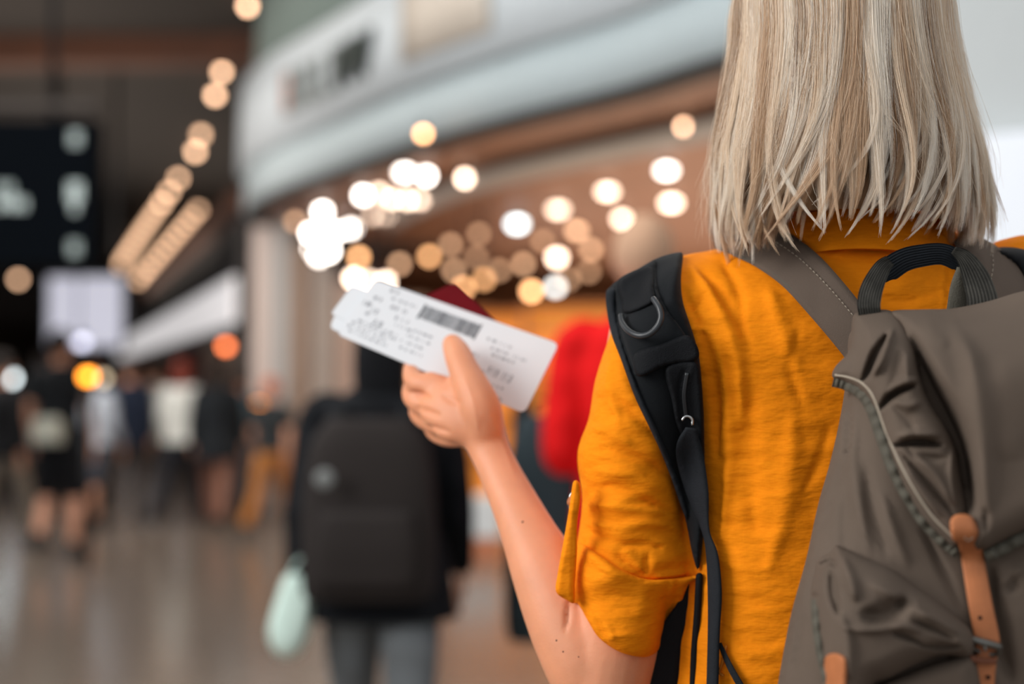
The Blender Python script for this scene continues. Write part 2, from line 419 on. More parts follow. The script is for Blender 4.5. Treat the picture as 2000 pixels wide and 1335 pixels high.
b2 = mk('lower_band', *band(3.2, 3.62, 0.0, -0.04), M['fascia_lo'], facade, recalc=True); b2['label'] = 'light grey curved band below the lettering'
b3 = mk('shadow_strip', *band(3.14, 3.2, -0.06, -0.06, 0.22), M['dark'], facade, recalc=True); b3['label'] = 'dark strip standing in for the shadow under the facade'  # shade at the lower facade edge, built as a dark strip
# soffit = shop ceiling
sp = [(p[0] + n[0] * -0.1, p[1] + n[1] * -0.1) for p, n in zip(fcs[::3], Nf[::3])]
poly = sp + [(-3.0, 24), (-4.0, 32), (14, 32), (14, 2.6)]
n = len(poly); V = [(x, y, 3.21) for x, y in poly] + [(x, y, 3.4) for x, y in poly]
struct(mk('ceiling_shop', V, [tuple(range(n)), tuple(range(2 * n - 1, n - 1, -1))] + [(i, i + n, (i + 1) % n + n, (i + 1) % n) for i in range(n)], M['soffit'], smooth=False, recalc=True), 'brown wooden ceiling inside the shop')
# light grey beam under the shop ceiling, following the front
bp = np.array([(3.6, 6.0), (2.2, 8.2), (1.33, 9.6), (-.05, 11.7), (-.72, 13.3), (-1.3, 15.2)]); V, Fc = tube([(x, y, 3.12) for x, y in bp], [(0.16, 0.09)] * 6, n=4, sub=6, cap=False)
struct(mk('trim_2', V, Fc, M['greypanel'], smooth=False), 'light grey beam under the shop ceiling')
# plank joints of the shop ceiling kept as slim battens
struct(mk('wall_back', *box((4.5, 30, 1.6), (17, 0.3, 3.2)), M['warmwall'], smooth=False))
# shop inner side wall with pale panels (left part of the shop front)
wl = empty('wall_shop_side', (-2.6, 16, 0)); struct(wl, 'pale panels at the left end of the shop front')
def vpanel(px0, px1, Y0, Y1, z0, z1, m, parent=wl, name='wall_panel', th=0.08):
    a = np.array((X_at(px0, Y0), Y0)); b = np.array((X_at(px1, Y1), Y1)); c = (a + b) / 2; L = np.linalg.norm(b - a); rz = math.atan2(b[1] - a[1], b[0] - a[0])
    return mk(name, *box((c[0], c[1], (z0 + z1) / 2), (L, th, z1 - z0), rz=rz, bev=0.01), m, parent, smooth=False)
vpanel(468, 486, 15.6, 15.5, 0, 3.2, M['dark'], name='post')['label'] = 'dark vertical post'
vpanel(490, 528, 15.6, 15.5, 0, 3.1, M['pinkwall']); vpanel(531, 566, 15.5, 15.4, 0, 3.1, M['greypanel'])
vpanel(569, 600, 15.4, 15.3, 0, 2.9, M['brownpanel']); vpanel(603, 650, 15.4, 15.6, 0, 2.7, M['greypanel'])
vpanel(655, 720, 15.8, 16.0, 0, 2.5, M['pinkwall']); vpanel(724, 830, 16.4, 16.8, 0, 2.4, M['brownpanel'])
vpanel(834, 960, 17.2, 17.6, 0, 2.3, M['warmwall'])
# right white wall and lit fascia beside the woman
wr = struct(mk('wall_right', *box((3.35, 5.6, 3.2), (3.6, 0.3, 5.9), rz=-0.62), M['whitewall'], smooth=False), 'pale grey wall to the right of the blonde hair')
t = mk('lit_panel', *box((3.22, 5.40, 1.6), (3.6, 0.16, 1.75), rz=-0.62, bev=0.03), M['litsoft'], wr, smooth=False); t['label'] = 'bright white illuminated lower panel'
# hall side wall along the left row: dark, with white illuminated fascia
def wl_pt(d): return (-3.27 - 0.325 * (d - 17), d)
rz = math.atan2(1, -0.325)
def along(name, d0, d1, z0, z1, th, m, off=0.0, parent=None):
    a = np.array(wl_pt(d0)); b = np.array(wl_pt(d1)); c = (a + b) / 2 + np.array((0.95, 0.31)) * off; L = np.linalg.norm(b - a)
    return mk(name, *box((c[0], c[1], (z0 + z1) / 2), (L, th, z1 - z0), rz=rz), m, parent, smooth=False)
sw = struct(along('wall_hall', 17.2, 60, 0, 3.5, 0.2, M['dark'], 0.25), 'dark wall of shops receding down the hall')
q = along('wall_panel', 17.6, 21.5, 0.3, 1.95, 0.06, M['brownpanel'], 0.08, sw)
q = along('wall_panel', 22, 25, 0.2, 1.95, 0.06, M['red_dark'], 0.08, sw)
q = along('wall_panel', 25.5, 30, 0.2, 1.9, 0.06, M['brownpanel'], 0.08, sw)
q = along('wall_panel', 31, 40, 0.2, 1.9, 0.06, M['warmwall'], 0.08, sw)
q = along('cornice', 17.2, 58, 3.5, 3.72, 0.5, M['beamwood'], 0.2, sw)
fs = along('illuminated_fascia', 17, 46, 2.13, 2.66, 0.14, M['litwhite'], 0.0); tag(fs, 'long white illuminated sign band above the distant shops', 'sign band')
# lettering on the facade (blurred beyond reading in the photograph)
def facade_at(px):
    pxs = 1000 + F * fcs[:, 0] / fcs[:, 1]
    k = int(np.argmin(np.abs(pxs - px) + (fcs[:, 1] > 15) * 1e4)); return fcs[k], Nf[k], Tn[k]
M['let_g'] = mat('grey_letter', (128, 132, 130), 0.6, var=0); M['let_d'] = mat('charcoal_letter', (50, 56, 52), 0.6, var=0)
M['let_o'] = mat('coral_bar', (196, 122, 98), 0.6, var=0); M['beige'] = mat('beige_panel', (200, 188, 174), 0.6, var=0.02)
sg = empty('shop_sign', (fcs[60][0], fcs[60][1], 3.97)); tag(sg, 'blurred dark lettering with a coral bar on the pale curved facade', 'sign')
def letter(ch, px, z, h, m):
    p, nn, tt = facade_at(px)
    cu = bpy.data.curves.new('letter', 'FONT'); cu.body = ch; cu.size = h * 1.4; cu.extrude = 0.02; cu.align_x = 'CENTER'; cu.align_y = 'CENTER'; cu.offset = 0.012
    o = bpy.data.objects.new('tmp', cu); COL.objects.link(o)
    me = bpy.data.meshes.new_from_object(o.evaluated_get(bpy.context.evaluated_depsgraph_get())); bpy.data.objects.remove(o)
    me.materials.clear(); me.materials.append(m)
    r = bpy.data.objects.new('letter', me); COL.objects.link(r); r.parent = sg
    xax = Vector((-tt[0], -tt[1], 0)); yax = Vector((0, 0, 1)); zax = xax.cross(yax)
    if zax.y > 0: xax = -xax; zax = -zax
    R = Matrix((xax, yax, zax)).transposed().to_4x4()
    r.matrix_local = Matrix.Translation(Vector((p[0] + nn[0] * 0.075, p[1] + nn[1] * 0.075, z)) - ORG[sg]) @ R
for ch, px, m in (('I', 566, 'let_o'), ('E', 584, 'let_g'), ('U', 603, 'let_g'), ('L', 622, 'let_g'), ('L', 640, 'let_g'), ('I', 656, 'let_g'), ('N', 682, 'let_d'), ('W', 718, 'let_d')):
    letter(ch, px, 3.97, 0.36, M[m])
k0 = [k for k in range(len(fcs)) if 775 < 1000 + F * fcs[k, 0] / fcs[k, 1] < 975 and fcs[k, 1] < 14]
Vp = []
for k in k0:
    for z in (3.78, 4.34):
        for o in (0.052, 0.085): Vp.append((fcs[k, 0] + Nf[k, 0] * o, fcs[k, 1] + Nf[k, 1] * o, z))
Fp = []
for i in range(len(k0) - 1):
    a = 4 * i; b = a + 4
    Fp += [(a + 1, b + 1, b + 3, a + 3), (a, a + 2, b + 2, b), (a + 2, a + 3, b + 3, b + 2), (a, b, b + 1, a + 1)]
e = 4 * (len(k0) - 1); Fp += [(0, 1, 3, 2), (e, e + 2, e + 3, e + 1)]
tag(mk('beige_sign_panel', Vp, Fp, M['beige'], recalc=True), 'beige panel on the pale facade to the right of the lettering', 'sign')
# departures board, hung from the ceiling
D = 9.0; bd = empty('departure_board', (X_at(-60, D), D, 2.13)); tag(bd, 'black hanging departure board with faint grey symbols at upper left', 'sign')
x0, x1 = -4.6, X_at(192, D); z0, z1 = Z_at(520, D), Z_at(238, D)
mk('panel', *box(((x0 + x1) / 2, D, (z0 + z1) / 2), (x1 - x0, 0.16, z1 - z0), bev=0.015), M['board'], bd, smooth=False)
mk('rail', *box(((x0 + x1) / 2, D, Z_at(208, D)), (x1 - x0, 0.10, 0.06)), M['ceil'], bd, smooth=False)
for xx in (x0 + 0.35, x1 - 0.3):
    mk('hanger', *cyl((xx, D, z1), 0.025, 6.0 - z1, 12), M['metal_dark'], bd)
fy = D - 0.088
def glyph(name, parts, m): mk(name, *join(*parts), m, bd, smooth=False)
gx = X_at(152, D)
M['litglyph'] = lamp_mat('lit_symbol', (150, 160, 156), 0.5)
for k, py in enumerate((275, 385, 487)):
    z = Z_at(py, D); s = (0.055, 0.075, 0.055)[k]
    mm = (M['litgrey'], M['litglyph'], M['litgrey'])[k]
    ar = [box((gx, fy, z + s * .3), (s * 1.1, 0.012, s * 1.6)), box((gx, fy, z - s * 1.0), (s * .5, 0.012, s * 0.9))] if k == 1 else [box((gx, fy, z), (s * 1.2, 0.012, s * 1.6))]
    glyph('symbol', ar, mm)
for i, (px, py, wd, h) in enumerate(((8, 372, .05, .09), (26, 372, .04, .09), (10, 400, .06, .10), (34, 400, .055, .10), (52, 402, .04, .09))):
    glyph('symbol', [box((X_at(px, D), fy, Z_at(py, D)), (wd * .9, 0.012, h * .8)), box((X_at(px, D), fy - .002, Z_at(py, D)), (wd * 1.1, 0.012, h * .25))], M['litglyph'] if py > 380 else M['litgrey'])
# distant white information sign with two panels
D = 20.0; sn = empty('hanging_sign', (X_at(165, D), D, 1.9)); tag(sn, 'distant white illuminated sign with two panels below the departure board', 'sign')
M['litsign'] = lamp_mat('lit_sign_panel', (196, 196, 210), 0.7)
for a, b in ((95, 150), (156, 238)):
    mk('panel', *box((X_at((a + b) / 2, D), D, 2.38), (X_at(b, D) - X_at(a, D), 0.12, 0.98), bev=0.02), M['litsign'], sn, smooth=False)
mk('frame', *box((X_at(166, D), D + 0.05, 2.38), (1.12, 0.1, 1.08)), M['metal_dark'], sn, smooth=False)
for px in (110, 222): mk('hanger', *cyl((X_at(px, D), D + .05, 2.9), 0.03, 3.1, 8), M['metal_dark'], sn)
# ---- lamps
LM = {}
def lmat(c, es):
    k = (c, es)
    if k not in LM: LM[k] = lamp_mat('lamp_glow_%d' % len(LM), c, es)
    return LM[k]
WARM = (255, 224, 198); WHT = (255, 243, 232); TAN = (224, 178, 142); ORG_ = (240, 176, 120); COOL = (226, 238, 240); DIM = (208, 162, 126)
n_lamp = [0]; proto_cache = {}
def lamp(name, px, py, ztop, rpx, c, es, label, group=None, cat='lamp', wide=1.0, zceil=3.21, Dfix=None):
    D = Dfix if Dfix else (ztop - CZ) * F / (745 - py)
    r = rpx / F * D; x = X_at(px, D)
    z = Z_at(py, D)
    o = empty(name, (x, D, z)); tag(o, label, cat, group)
    key = (round(wide, 1),)
    if key not in proto_cache:
        mb = bpy.data.meshes.new('bulb'); v, f = sphere((0, 0, 0), (wide, 1, 1), 16, 10); mb.from_pydata(v.tolist(), [], f); mb.materials.append(None); mb.polygons.foreach_set('use_smooth', [True] * len(f))
        mh = bpy.data.meshes.new('housing'); v, f = cyl((0, 0, 0.75), 1.05 * max(1, wide * .7), 1.1, 16, 0.7); mh.from_pydata(v.tolist(), [], f); mh.materials.append(M['metal_dark'])
        mr = bpy.data.meshes.new('rod'); v, f = cyl((0, 0, 0), 0.012, 1.0, 8); mr.from_pydata(v.tolist(), [], f); mr.materials.append(M['metal_dark'])
        proto_cache[key] = (mb, mh, mr)
    mb, mh, mr = proto_cache[key]
    b = bpy.data.objects.new('bulb', mb); COL.objects.link(b); b.parent = o; b.scale = (r, r, r)
    b.material_slots[0].link = 'OBJECT'; b.material_slots[0].material = lmat(c, es)
    h = bpy.data.objects.new('housing', mh); COL.objects.link(h); h.parent = o; h.scale = (r, r, r)
    top = z + r * 1.85
    if zceil - top > 0.01:
        k = bpy.data.objects.new('rod', mr); COL.objects.link(k); k.parent = o; k.location = (0, 0, top - z - 0.01); k.scale = (1, 1, zceil - top + 0.01)
    n_lamp[0] += 1; return o
def es_for(b, rpx, disc=29.0): return b * ((disc + rpx) / rpx) ** 2 * 0.80
shop = [ # px, py, z, rpx, color, brightness, wide, label
 (826, 261, 3.12, 7, ORG_, .95, 1, 'blurred orange ceiling spotlight just under the facade edge, left of centre'),
 (1135, 303, 3.12, 8, WHT, 1.25, 1, 'round bright white ceiling spotlight on the beam, centre of the shop'),
 (1337, 247, 3.12, 7, TAN, .95, 1, 'tan ceiling spotlight beside the hair, highest on the right'),
 (1198, 303, 3.12, 7, DIM, .5, 1, 'dim tan spotlight right beside the round bright white one'),
 (908, 348, 3.12, 8, WARM, 1.0, 1, 'warm round ceiling spotlight alone on the lighter beam'),
 (1303, 333, 3.12, 8, WHT, 1.15, 1.9, 'wide bright spotlight left of the hair, upper of two'),
 (1312, 396, 3.12, 8, WARM, 1.1, 1.9, 'wide bright spotlight left of the hair, lower of two'),
 (1187, 374, 3.12, 8, WARM, .92, 1.8, 'wide warm spotlight below the round bright white one'),
 (1090, 409, 3.12, 8, WARM, .72, 1.8, 'wide dimmer warm spotlight above and right of the cool white one'),
 (1215, 427, 3.12, 8, WARM, .75, 1.3, 'warm round spotlight below the wide warm one'),
 (1010, 437, 3.10, 9, COOL, 1.0, 1.6, 'wide cool white lamp at the centre of the picture'),
 (1127, 450, 3.10, 7, DIM, .6, 1.5, 'dim wide tan spotlight overlapping its neighbour, right of the cool white lamp'),
 (790, 337, 3.12, 9, WHT, 1.3, 1.5, 'very bright spotlight, left one of a touching pair left of centre'),
 (832, 343, 3.12, 9, WHT, 1.3, 1, 'very bright spotlight, right one of a touching pair left of centre'),
 (708, 381, 3.12, 9, WHT, 1.35, 1, 'very bright white spotlight at the left end of the lamp row'),
 (557, 477, 3.0, 9, COOL, .85, 1, 'cool white lamp, leftmost of the shop lamps'),
 (1088, 503, 2.9, 9, WARM, 1.05, 1.1, 'bright warm pendant lamp low behind the shoulder strap'),
 (1085, 560, 2.6, 9, (200, 200, 196), .8, 1, 'cool grey pendant lamp above the red jacket'),
 (1038, 568, 2.6, 9, ORG_, 1.0, 1, 'warm amber pendant lamp right of the passport'),
 (1050, 622, 2.2, 9, (240, 200, 180), .85, 1.1, 'pinkish white lamp just above the right end of the boarding pass')]
for px, py, z, rp, c, b, wd, lb in shop: lamp('ceiling_spotlight', px, py, z, rp, c, es_for(b, rp) / wd ** .8, lb, wide=wd)
bright = [(629, 413, 1.5), (606, 455, 1.5), (600, 484, 1.4), (686, 446, 1.35), (642, 490, 1.5), (655, 452, 1.2), (622, 500, 1.0)]
for i, (px, py, b) in enumerate(bright): lamp('ceiling_spotlight', px, py, 3.1, 9, WHT, es_for(b, 9), 'very bright white spotlight of the dense cluster, ' + ('topmost', 'left of its middle', 'lower left corner', 'rightmost', 'lowest right', 'at its centre', 'lowest')[i], 'bright spotlight cluster')
ORD = ('first', 'second', 'third', 'fourth', 'fifth', 'sixth', 'seventh', 'eighth', 'ninth', 'tenth', 'eleventh', 'twelfth', 'thirteenth', 'fourteenth', 'fifteenth', 'sixteenth')
for i, (px, py, b) in enumerate(sorted(((740, 376, .6), (765, 388, .75), (795, 390, .75), (820, 389, .6), (852, 391, .45), (725, 420, .35), (752, 420, .3)))):
    lamp('ceiling_spotlight', px, py, 3.1, 8, WARM, es_for(b, 8), 'warm spotlight in the tight row below the very bright pair, ' + ORD[i] + ' from left', 'tight row of warm spotlights')
for i, (px, py, b) in enumerate(sorted(((575, 432, .3), (780, 515, .4), (838, 500, .5), (880, 477, .3), (886, 527, .35), (935, 456, .22), (930, 502, .2), (1022, 515, .38), (975, 527, .25), (1060, 470, .22), (1155, 487, .4), (1110, 545, .25), (1150, 530, .22), (700, 502, .7), (1210, 480, .2)))):
    if b > 0: lamp('ceiling_spotlight', px, py, 3.0, 8, ORG_ if b > .45 else DIM, es_for(b, 8), 'dim amber spotlight among the many deep inside the shop, ' + ORD[i] + ' from left', 'dim spotlights deep in the shop')
for i, (px, py, b) in enumerate(sorted(((690, 543, 1.2), (720, 548, .7), (752, 550, 1.0), (668, 580, 1.1), (905, 562, .5), (945, 545, .35)))):
    lamp('pendant_lamp', px, py, 2.4, 9, WARM if b > .6 else ORG_, es_for(b, 9), 'glowing warm pendant lamp low in the shop around the tickets, ' + ORD[i] + ' from left', 'low pendant lamps around the tickets')
# hall ceiling rows
row1 = [(480, 12, 1.2), (430, 140, .95), (417, 186, .95), (390, 263, .55), (379, 296, .8)]
lbl = ['tan downlight at the very top left of the facade', 'tan ceiling downlight, upper one of a touching pair', 'tan ceiling downlight, lower one of a touching pair',
       'dim brown downlight overlapping a brighter one on the dark ceiling', 'tan downlight below the dim brown one on the dark ceiling']
for (px, py, b), lb in zip(row1, lbl): lamp('ceiling_downlight', px, py, 5.9, 8, TAN, es_for(b * .8, 8), lb, zceil=6.0)
for i, py in enumerate((348, 375, 396, 410, 422, 434, 446, 458, 470, 482, 494, 506, 518)):
    lamp('ceiling_downlight', 98 + (745 - py) * (.625 - .003 * i), py, 5.9, 7, TAN, es_for(.42 if i < 3 else .2, 7), 'tan downlight in the long left row on the dark hall ceiling, ' + ORD[i] + ' from the top', 'left row of hall downlights', zceil=6.0)
for i, py in enumerate((410, 424, 438, 452, 466, 480, 494, 508, 522, 534, 546)):
    lamp('ceiling_downlight', 98 + (745 - py) * .857, py, 5.9, 7, TAN, es_for(.24, 7), 'brown downlight in the shorter right row on the dark hall ceiling, ' + ORD[i] + ' from the top', 'right row of hall downlights', zceil=6.0)
lamp('ceiling_downlight', 450, 386, 5.9, 7, (170, 100, 70), es_for(.45, 7), 'single dim reddish downlight left of the facade edge', zceil=6.0)
for i, py in enumerate((545, 570, 595, 618)):
    lamp('ceiling_downlight', 34 + i * 7, py, 5.0, 7, TAN, es_for(.36, 7), 'brown downlight in the slanting row under the departure board, ' + ORD[i] + ' from the top', 'slanting row under the departure board', zceil=6.0)
for i, py in enumerate((598, 622)):
    lamp('ceiling_downlight', 2 + i * 6, py, 4.6, 7, TAN, es_for(.4, 7), 'brown downlight at the left edge below the departure board, ' + ('upper', 'lower')[i], 'downlights at the left edge', zceil=6.0)
for px, py, c, b, rp, Dd, lb in ((0, 718, COOL, 1.2, 10, 18, 'bluish white lamp at the left edge, outermost of three'), (22, 738, COOL, .7, 10, 19, 'bluish white lamp at the left edge, middle of three'), (36, 762, (200, 206, 226), .45, 10, 20, 'bluish white lamp at the left edge, lowest of three'),
        (160, 668, (190, 190, 210), .45, 10, 19, 'lavender white lamp under the distant sign'), (172, 735, (255, 150, 40), 1.15, 12, 10.6, 'orange round lamp glowing over the crowd at left'), (200, 738, (200, 180, 150), .4, 9, 19, 'pale brown lamp right of the orange round lamp'),
        (441, 676, (220, 110, 60), .75, 9, 16.5, 'red orange lamp beside the post at the shop corner'), (506, 792, (220, 130, 40), .7, 9, 14.5, 'small amber lamp low beside the shop panels')):
    lamp_o = lamp('floor_lamp', px, py, 2, rp, c, es_for(b, rp), lb, Dfix=Dd, zceil=0)
    mk('post', *cyl((X_at(px, Dd), Dd, 0), 0.03, Z_at(py, Dd), 10), M['metal_dark'], lamp_o)
# ================================================================== PEOPLE IN THE HALL
def figure_body(pose):
    """standing / walking body 1.75 m, facing +Y ; returns verts, faces"""
    sw = {'walk': 0.22, 'walk2': -0.18, 'stand': 0.03}[pose]
    parts = []
    parts.append(loft([(0, 0, .86, .10, .08), (0, 0, .93, .155, .10), (0, 0, 1.05, .135, .09), (0, 0, 1.18, .14, .095), (0, 0, 1.32, .165, .10), (0, 0, 1.42, .15, .085), (0, 0, 1.47, .07, .06)]))
    parts.append(tube([(0, -.01, 1.43), (0, .0, 1.50), (0, .015, 1.57)], [.062, .055, .055], n=14))
    parts.append(sphere((0, .01, 1.645), (.074, .092, .112), 24, 16))
    parts.append(sphere((0, .055, 1.585), (.048, .05, .045), 14, 10))                    # jaw
    parts.append(tube([(0, .094, 1.655), (0, .118, 1.622)], [.009, .015], n=8, smooth=False))   # nose
    parts.append(tube([(-.022, .098, 1.588), (.022, .098, 1.588)], [.0075, .0075], n=8, smooth=False))  # lips
    for s in (-1, 1):
        parts.append(sphere((s * .076, .005, 1.64), (.012, .022, .032), 10, 8))             # ears
        parts.append(sphere((s * .030, .090, 1.660), (.014, .009, .009), 10, 8))            # eyes
        f = s * sw
        hip = (s * .09, 0, .90); knee = (s * .10, f * .75 + .02, .50 + abs(f) * .02); ank = (s * .10, f * 1.5 - (0.10 if f < 0 else 0), .09 + (0.06 if f < 0 else 0))
        parts.append(tube([hip, (s * .095, f * .35, .72), knee, (s * .1, (knee[1] + ank[1]) / 2 - .015, .30), ank], [.088, .078, .055, .053, .037], n=14))
        parts.append(tube([(ank[0], ank[1] - .04, .045 + ank[2] - .09), (ank[0], ank[1] + .06, .04 + ank[2] - .09), (ank[0] + s * .01, ank[1] + .17, .03 + ank[2] - .09)], [(.035, .035), (.042, .032), (.036, .02)], n=12))
        a = -s * sw * .7; sh = (s * .185, 0, 1.41); el = (s * .235, a * .3 - .02, 1.13); wr = (s * .245, a * 1.0 + .05, .90)
        parts.append(tube([(s * .12, 0, 1.415), sh, (s * .215, a * .1, 1.28), el, (s * .24, (el[1] + wr[1]) / 2, 1.02), wr], [.045, .052, .045, .038, .036, .026], n=12))
        parts.append(tube([wr, (s * .245, wr[1] + .02, .84), (s * .24, wr[1] + .03, .805)], [(.018, .026), (.016, .042), (.014, .04)], n=10))
        for k in range(4):
            y0 = wr[1] + .03 + (k - 1.5) * .019; L = (.055, .072, .078, .068)[k]
            parts.append(tube([(s * .24, y0, .81), (s * .236, y0 + .004, .81 - L * .6), (s * .222, y0 + .008, .81 - L * 1.1)], [.0095, .009, .0075], n=8))
        parts.append(tube([(s * .24, wr[1] + .045, .855), (s * .225, wr[1] + .075, .825), (s * .215, wr[1] + .082, .795)], [.013, .011, .009], n=8))
    V, Fc = join(*parts); A, Q, _ = remesh(V, Fc, 0.0065, 3); return A, Q
BODY = {}
def body_mesh(pose):
    if pose not in BODY:
        A, Q = figure_body(pose); me = bpy.data.meshes.new('body'); me.from_pydata(A.tolist(), [], Q); me.polygons.foreach_set('use_smooth', [True] * len(Q)); me.materials.append(M['skin_bg']); BODY[pose] = me
    return BODY[pose]
GC = {}
def garment(kind, pose, hem):
    key = (kind, pose, hem)
    if key in GC: return GC[key]
    sw = {'walk': 0.22, 'walk2': -0.18, 'stand': 0.03}[pose]; parts = []
    if kind in ('jacket', 'shirt'):
        g = .028 if kind == 'jacket' else .014; fl = .05 if hem < .8 else 0.02
        parts.append(loft([(0, 0, hem, .165 + g + fl, .115 + g + fl), (0, 0, .95, .165 + g + fl * .5, .11 + g), (0, 0, 1.08, .15 + g, .10 + g), (0, 0, 1.2, .152 + g, .105 + g), (0, 0, 1.33, .172 + g, .105 + g), (0, 0, 1.42, .158 + g, .09 + g), (0, 0, 1.475, .085 + g, .065 + g), (0, 0, 1.495, .062 + g, .058 + g)]))
        for s in (-1, 1):
            a = -s * sw * .7; el = (s * .235, a * .3 - .02, 1.13); wr = (s * .245, a * 1.0 + .05, .92)
            if kind == 'jacket': parts.append(tube([(s * .11, 0, 1.42), (s * .185, 0, 1.41), (s * .215, a * .1, 1.28), el, (s * .24, (el[1] + wr[1]) / 2, 1.02), wr], [.05, .068, .064, .058, .052, .044], n=14))
            else: parts.append(tube([(s * .11, 0, 1.42), (s * .185, 0, 1.41), (s * .22, a * .15, 1.24)], [.048, .064, .060], n=14))
    else:
        end = .12 if kind == 'trousers' else (.5 if kind == 'shorts' else .5); g = .014
        parts.append(loft([(0, 0, .82, .165, .115), (0, 0, .92, .172, .118), (0, 0, 1.02, .152, .105)]))
        for s in (-1, 1):
            f = s * sw; knee = (s * .10, f * .75 + .02, .50 + abs(f) * .02); ank = (s * .10, f * 1.5 - (0.10 if f < 0 else 0), .12 + (0.06 if f < 0 else 0))
            if kind == 'trousers': parts.append(tube([(s * .085, 0, .90), (s * .095, f * .35, .72), knee, (s * .1, (knee[1] + ank[1]) / 2 - .01, .30), ank], [.098, .094, .074, .068, .062], n=16))
            else: parts.append(tube([(s * .085, 0, .90), (s * .095, f * .35, .72), (knee[0], knee[1], .54)], [.098, .098, .09], n=16))
    V, Fc = join(*parts); A, Q, _ = remesh(V, Fc, 0.010, 3)
    th = np.sin(A[:, 2] * 31 + A[:, 0] * 17) * .004 + np.sin(A[:, 2] * 57 + A[:, 1] * 33 + 1) * .0022; A[:, 1] += th
    me = bpy.data.meshes.new(kind); me.from_pydata(A.tolist(), [], Q); me.polygons.foreach_set('use_smooth', [True] * len(Q)); me.materials.append(None); GC[key] = me; return me
def hair_cap(longh):
    key = ('hair', longh)
    if key in GC: return GC[key]
    p = [sphere((0, -.006, 1.668), (.086, .100, .108), 24, 16)]
    if longh: p.append(loft([(0, -.045, 1.42, .07, .035), (0, -.045, 1.5, .085, .05), (0, -.03, 1.6, .088, .075), (0, -.02, 1.68, .08, .08)]))
    V, Fc = join(*p); V = V.copy(); m = (V[:, 1] > .05) & (V[:, 2] < 1.70); V[m, 1] = .05 + (V[m, 1] - .05) * .1
    A, Q, _ = remesh(V, Fc, 0.008, 2); A[:, 0] += np.sin(A[:, 0] * 300 + A[:, 1] * 90) * .0015
    me = bpy.data.meshes.new('hair'); me.from_pydata(A.tolist(), [], Q); me.polygons.foreach_set('use_smooth', [True] * len(Q)); me.materials.append(None); GC[key] = me; return me
CM = {}
def cloth(rgb):
    if rgb not in CM: CM[rgb] = mat('cloth_%d' % len(CM), rgb, 0.85, spec=0.2, var=0.08, vscale=6, bump=0.2, bscale=200)
    return CM[rgb]
def person(px, D, H, label, top, toprgb, hem, bottom, botrgb, pose='walk', hair=(60, 42, 30), longh=False, rot=0.0):
    x = X_at(px, D); o = empty('person', (x, D, 0)); tag(o, label, 'person'); s = H / 1.75; o.scale = (s, s, s); o.rotation_euler = (0, 0, rot)
    def add(name, me, m=None):
        c = bpy.data.objects.new(name, me); COL.objects.link(c); c.parent = o
        if m: c.material_slots[0].link = 'OBJECT'; c.material_slots[0].material = m
        return c
    add('body', body_mesh(pose)); add(top, garment(top, pose, hem), cloth(toprgb)); add(bottom, garment(bottom, pose, 0), cloth(botrgb)); add('hair', hair_cap(longh), cloth(hair))
    sw = {'walk': 0.22, 'walk2': -0.18, 'stand': 0.03}[pose]
    for sd in (-1, 1):
        f = sd * sw; ay = f * 1.5 - (0.10 if f < 0 else 0); az = (0.06 if f < 0 else 0)
        key = ('shoe', pose, sd)
        if key not in GC:
            V, Fc = join(tube([(sd * .1, ay - .045, .05 + az), (sd * .1, ay + .05, .05 + az), (sd * .108, ay + .18, .035 + az)], [(.042, .045), (.048, .042), (.042, .028)], n=14), tube([(sd * .1, ay, .06 + az), (sd * .1, ay, .12 + az)], [.046, .044], n=12, smooth=False))
            V[:, 2] = np.maximum(V[:, 2], 0.002 + az * .3); me = bpy.data.meshes.new('shoe'); me.from_pydata(V.tolist(), [], Fc); me.polygons.foreach_set('use_smooth', [True] * len(Fc)); me.materials.append(M['shoe']); GC[key] = me
        c = bpy.data.objects.new('shoe', GC[key]); COL.objects.link(c); c.parent = o
    return o
def rucksack(name, px, D, z0, z1, wd, rgb, label, dep=0.17, yoff=0.2, emblem=False):
    x = X_at(px, D); o = empty(name, (x, D - yoff, z0)); tag(o, label, 'bag'); m = cloth(rgb); h = z1 - z0
    V, Fc = loft([(x, D - yoff, z0, wd * .46, dep * .42), (x, D - yoff, z0 + h * .1, wd * .5, dep * .5), (x, D - yoff, z0 + h * .55, wd * .5, dep * .5), (x, D - yoff, z0 + h * .85, wd * .44, dep * .44), (x, D - yoff, z1, wd * .3, dep * .3)], power=3.2)
    mk('body', V, Fc, m, o)
    V, Fc = loft([(x, D - yoff - dep * .5, z0 + h * .08, wd * .36, dep * .16), (x, D - yoff - dep * .5, z0 + h * .3, wd * .38, dep * .2), (x, D - yoff - dep * .48, z0 + h * .5, wd * .34, dep * .14)], power=3.2); mk('pocket', V, Fc, m, o)
    mk('handle', *tube([(x - .04, D - yoff, z1 - .01), (x - .03, D - yoff, z1 + .04), (x + .03, D - yoff, z1 + .04), (x + .04, D - yoff, z1 - .01)], [.008] * 4, n=8), M['black2'], o)
    for s in (-1, 1):
        mk('shoulder_strap', *tube([(x + s * wd * .25, D - yoff + dep * .4, z1 - .06), (x + s * wd * .28, D - yoff + dep * .65, z1 + .03), (x + s * wd * .3, D + .13, z1 - .04), (x + s * wd * .34, D + .17, z1 - .22), (x + s * wd * .42, D - yoff + dep * .6, z0 + h * .25)], [(.028, .008)] * 5, n=8), M['black2'], o)
    if emblem:
        for (a, b) in ((-.42, .60), (-.38, .30)):
            mk('reflective_patch', *cyl((0, 0, 0), .022, .008, 16), M['silver'], o)
            p = bpy.data.objects[-1] if False else COL.objects[-1]; p.rotation_euler = (math.pi / 2, 0, 0); p.location = (wd * a, -dep * .42, h * b)
    return o
person(745, 4.15, 1.62, 'person in a black coat and grey jeans walking away, nearest in the crowd', 'jacket', (14, 16, 20), .78, 'trousers', (104, 108, 110), 'walk2', hair=(16, 17, 20), longh=True)
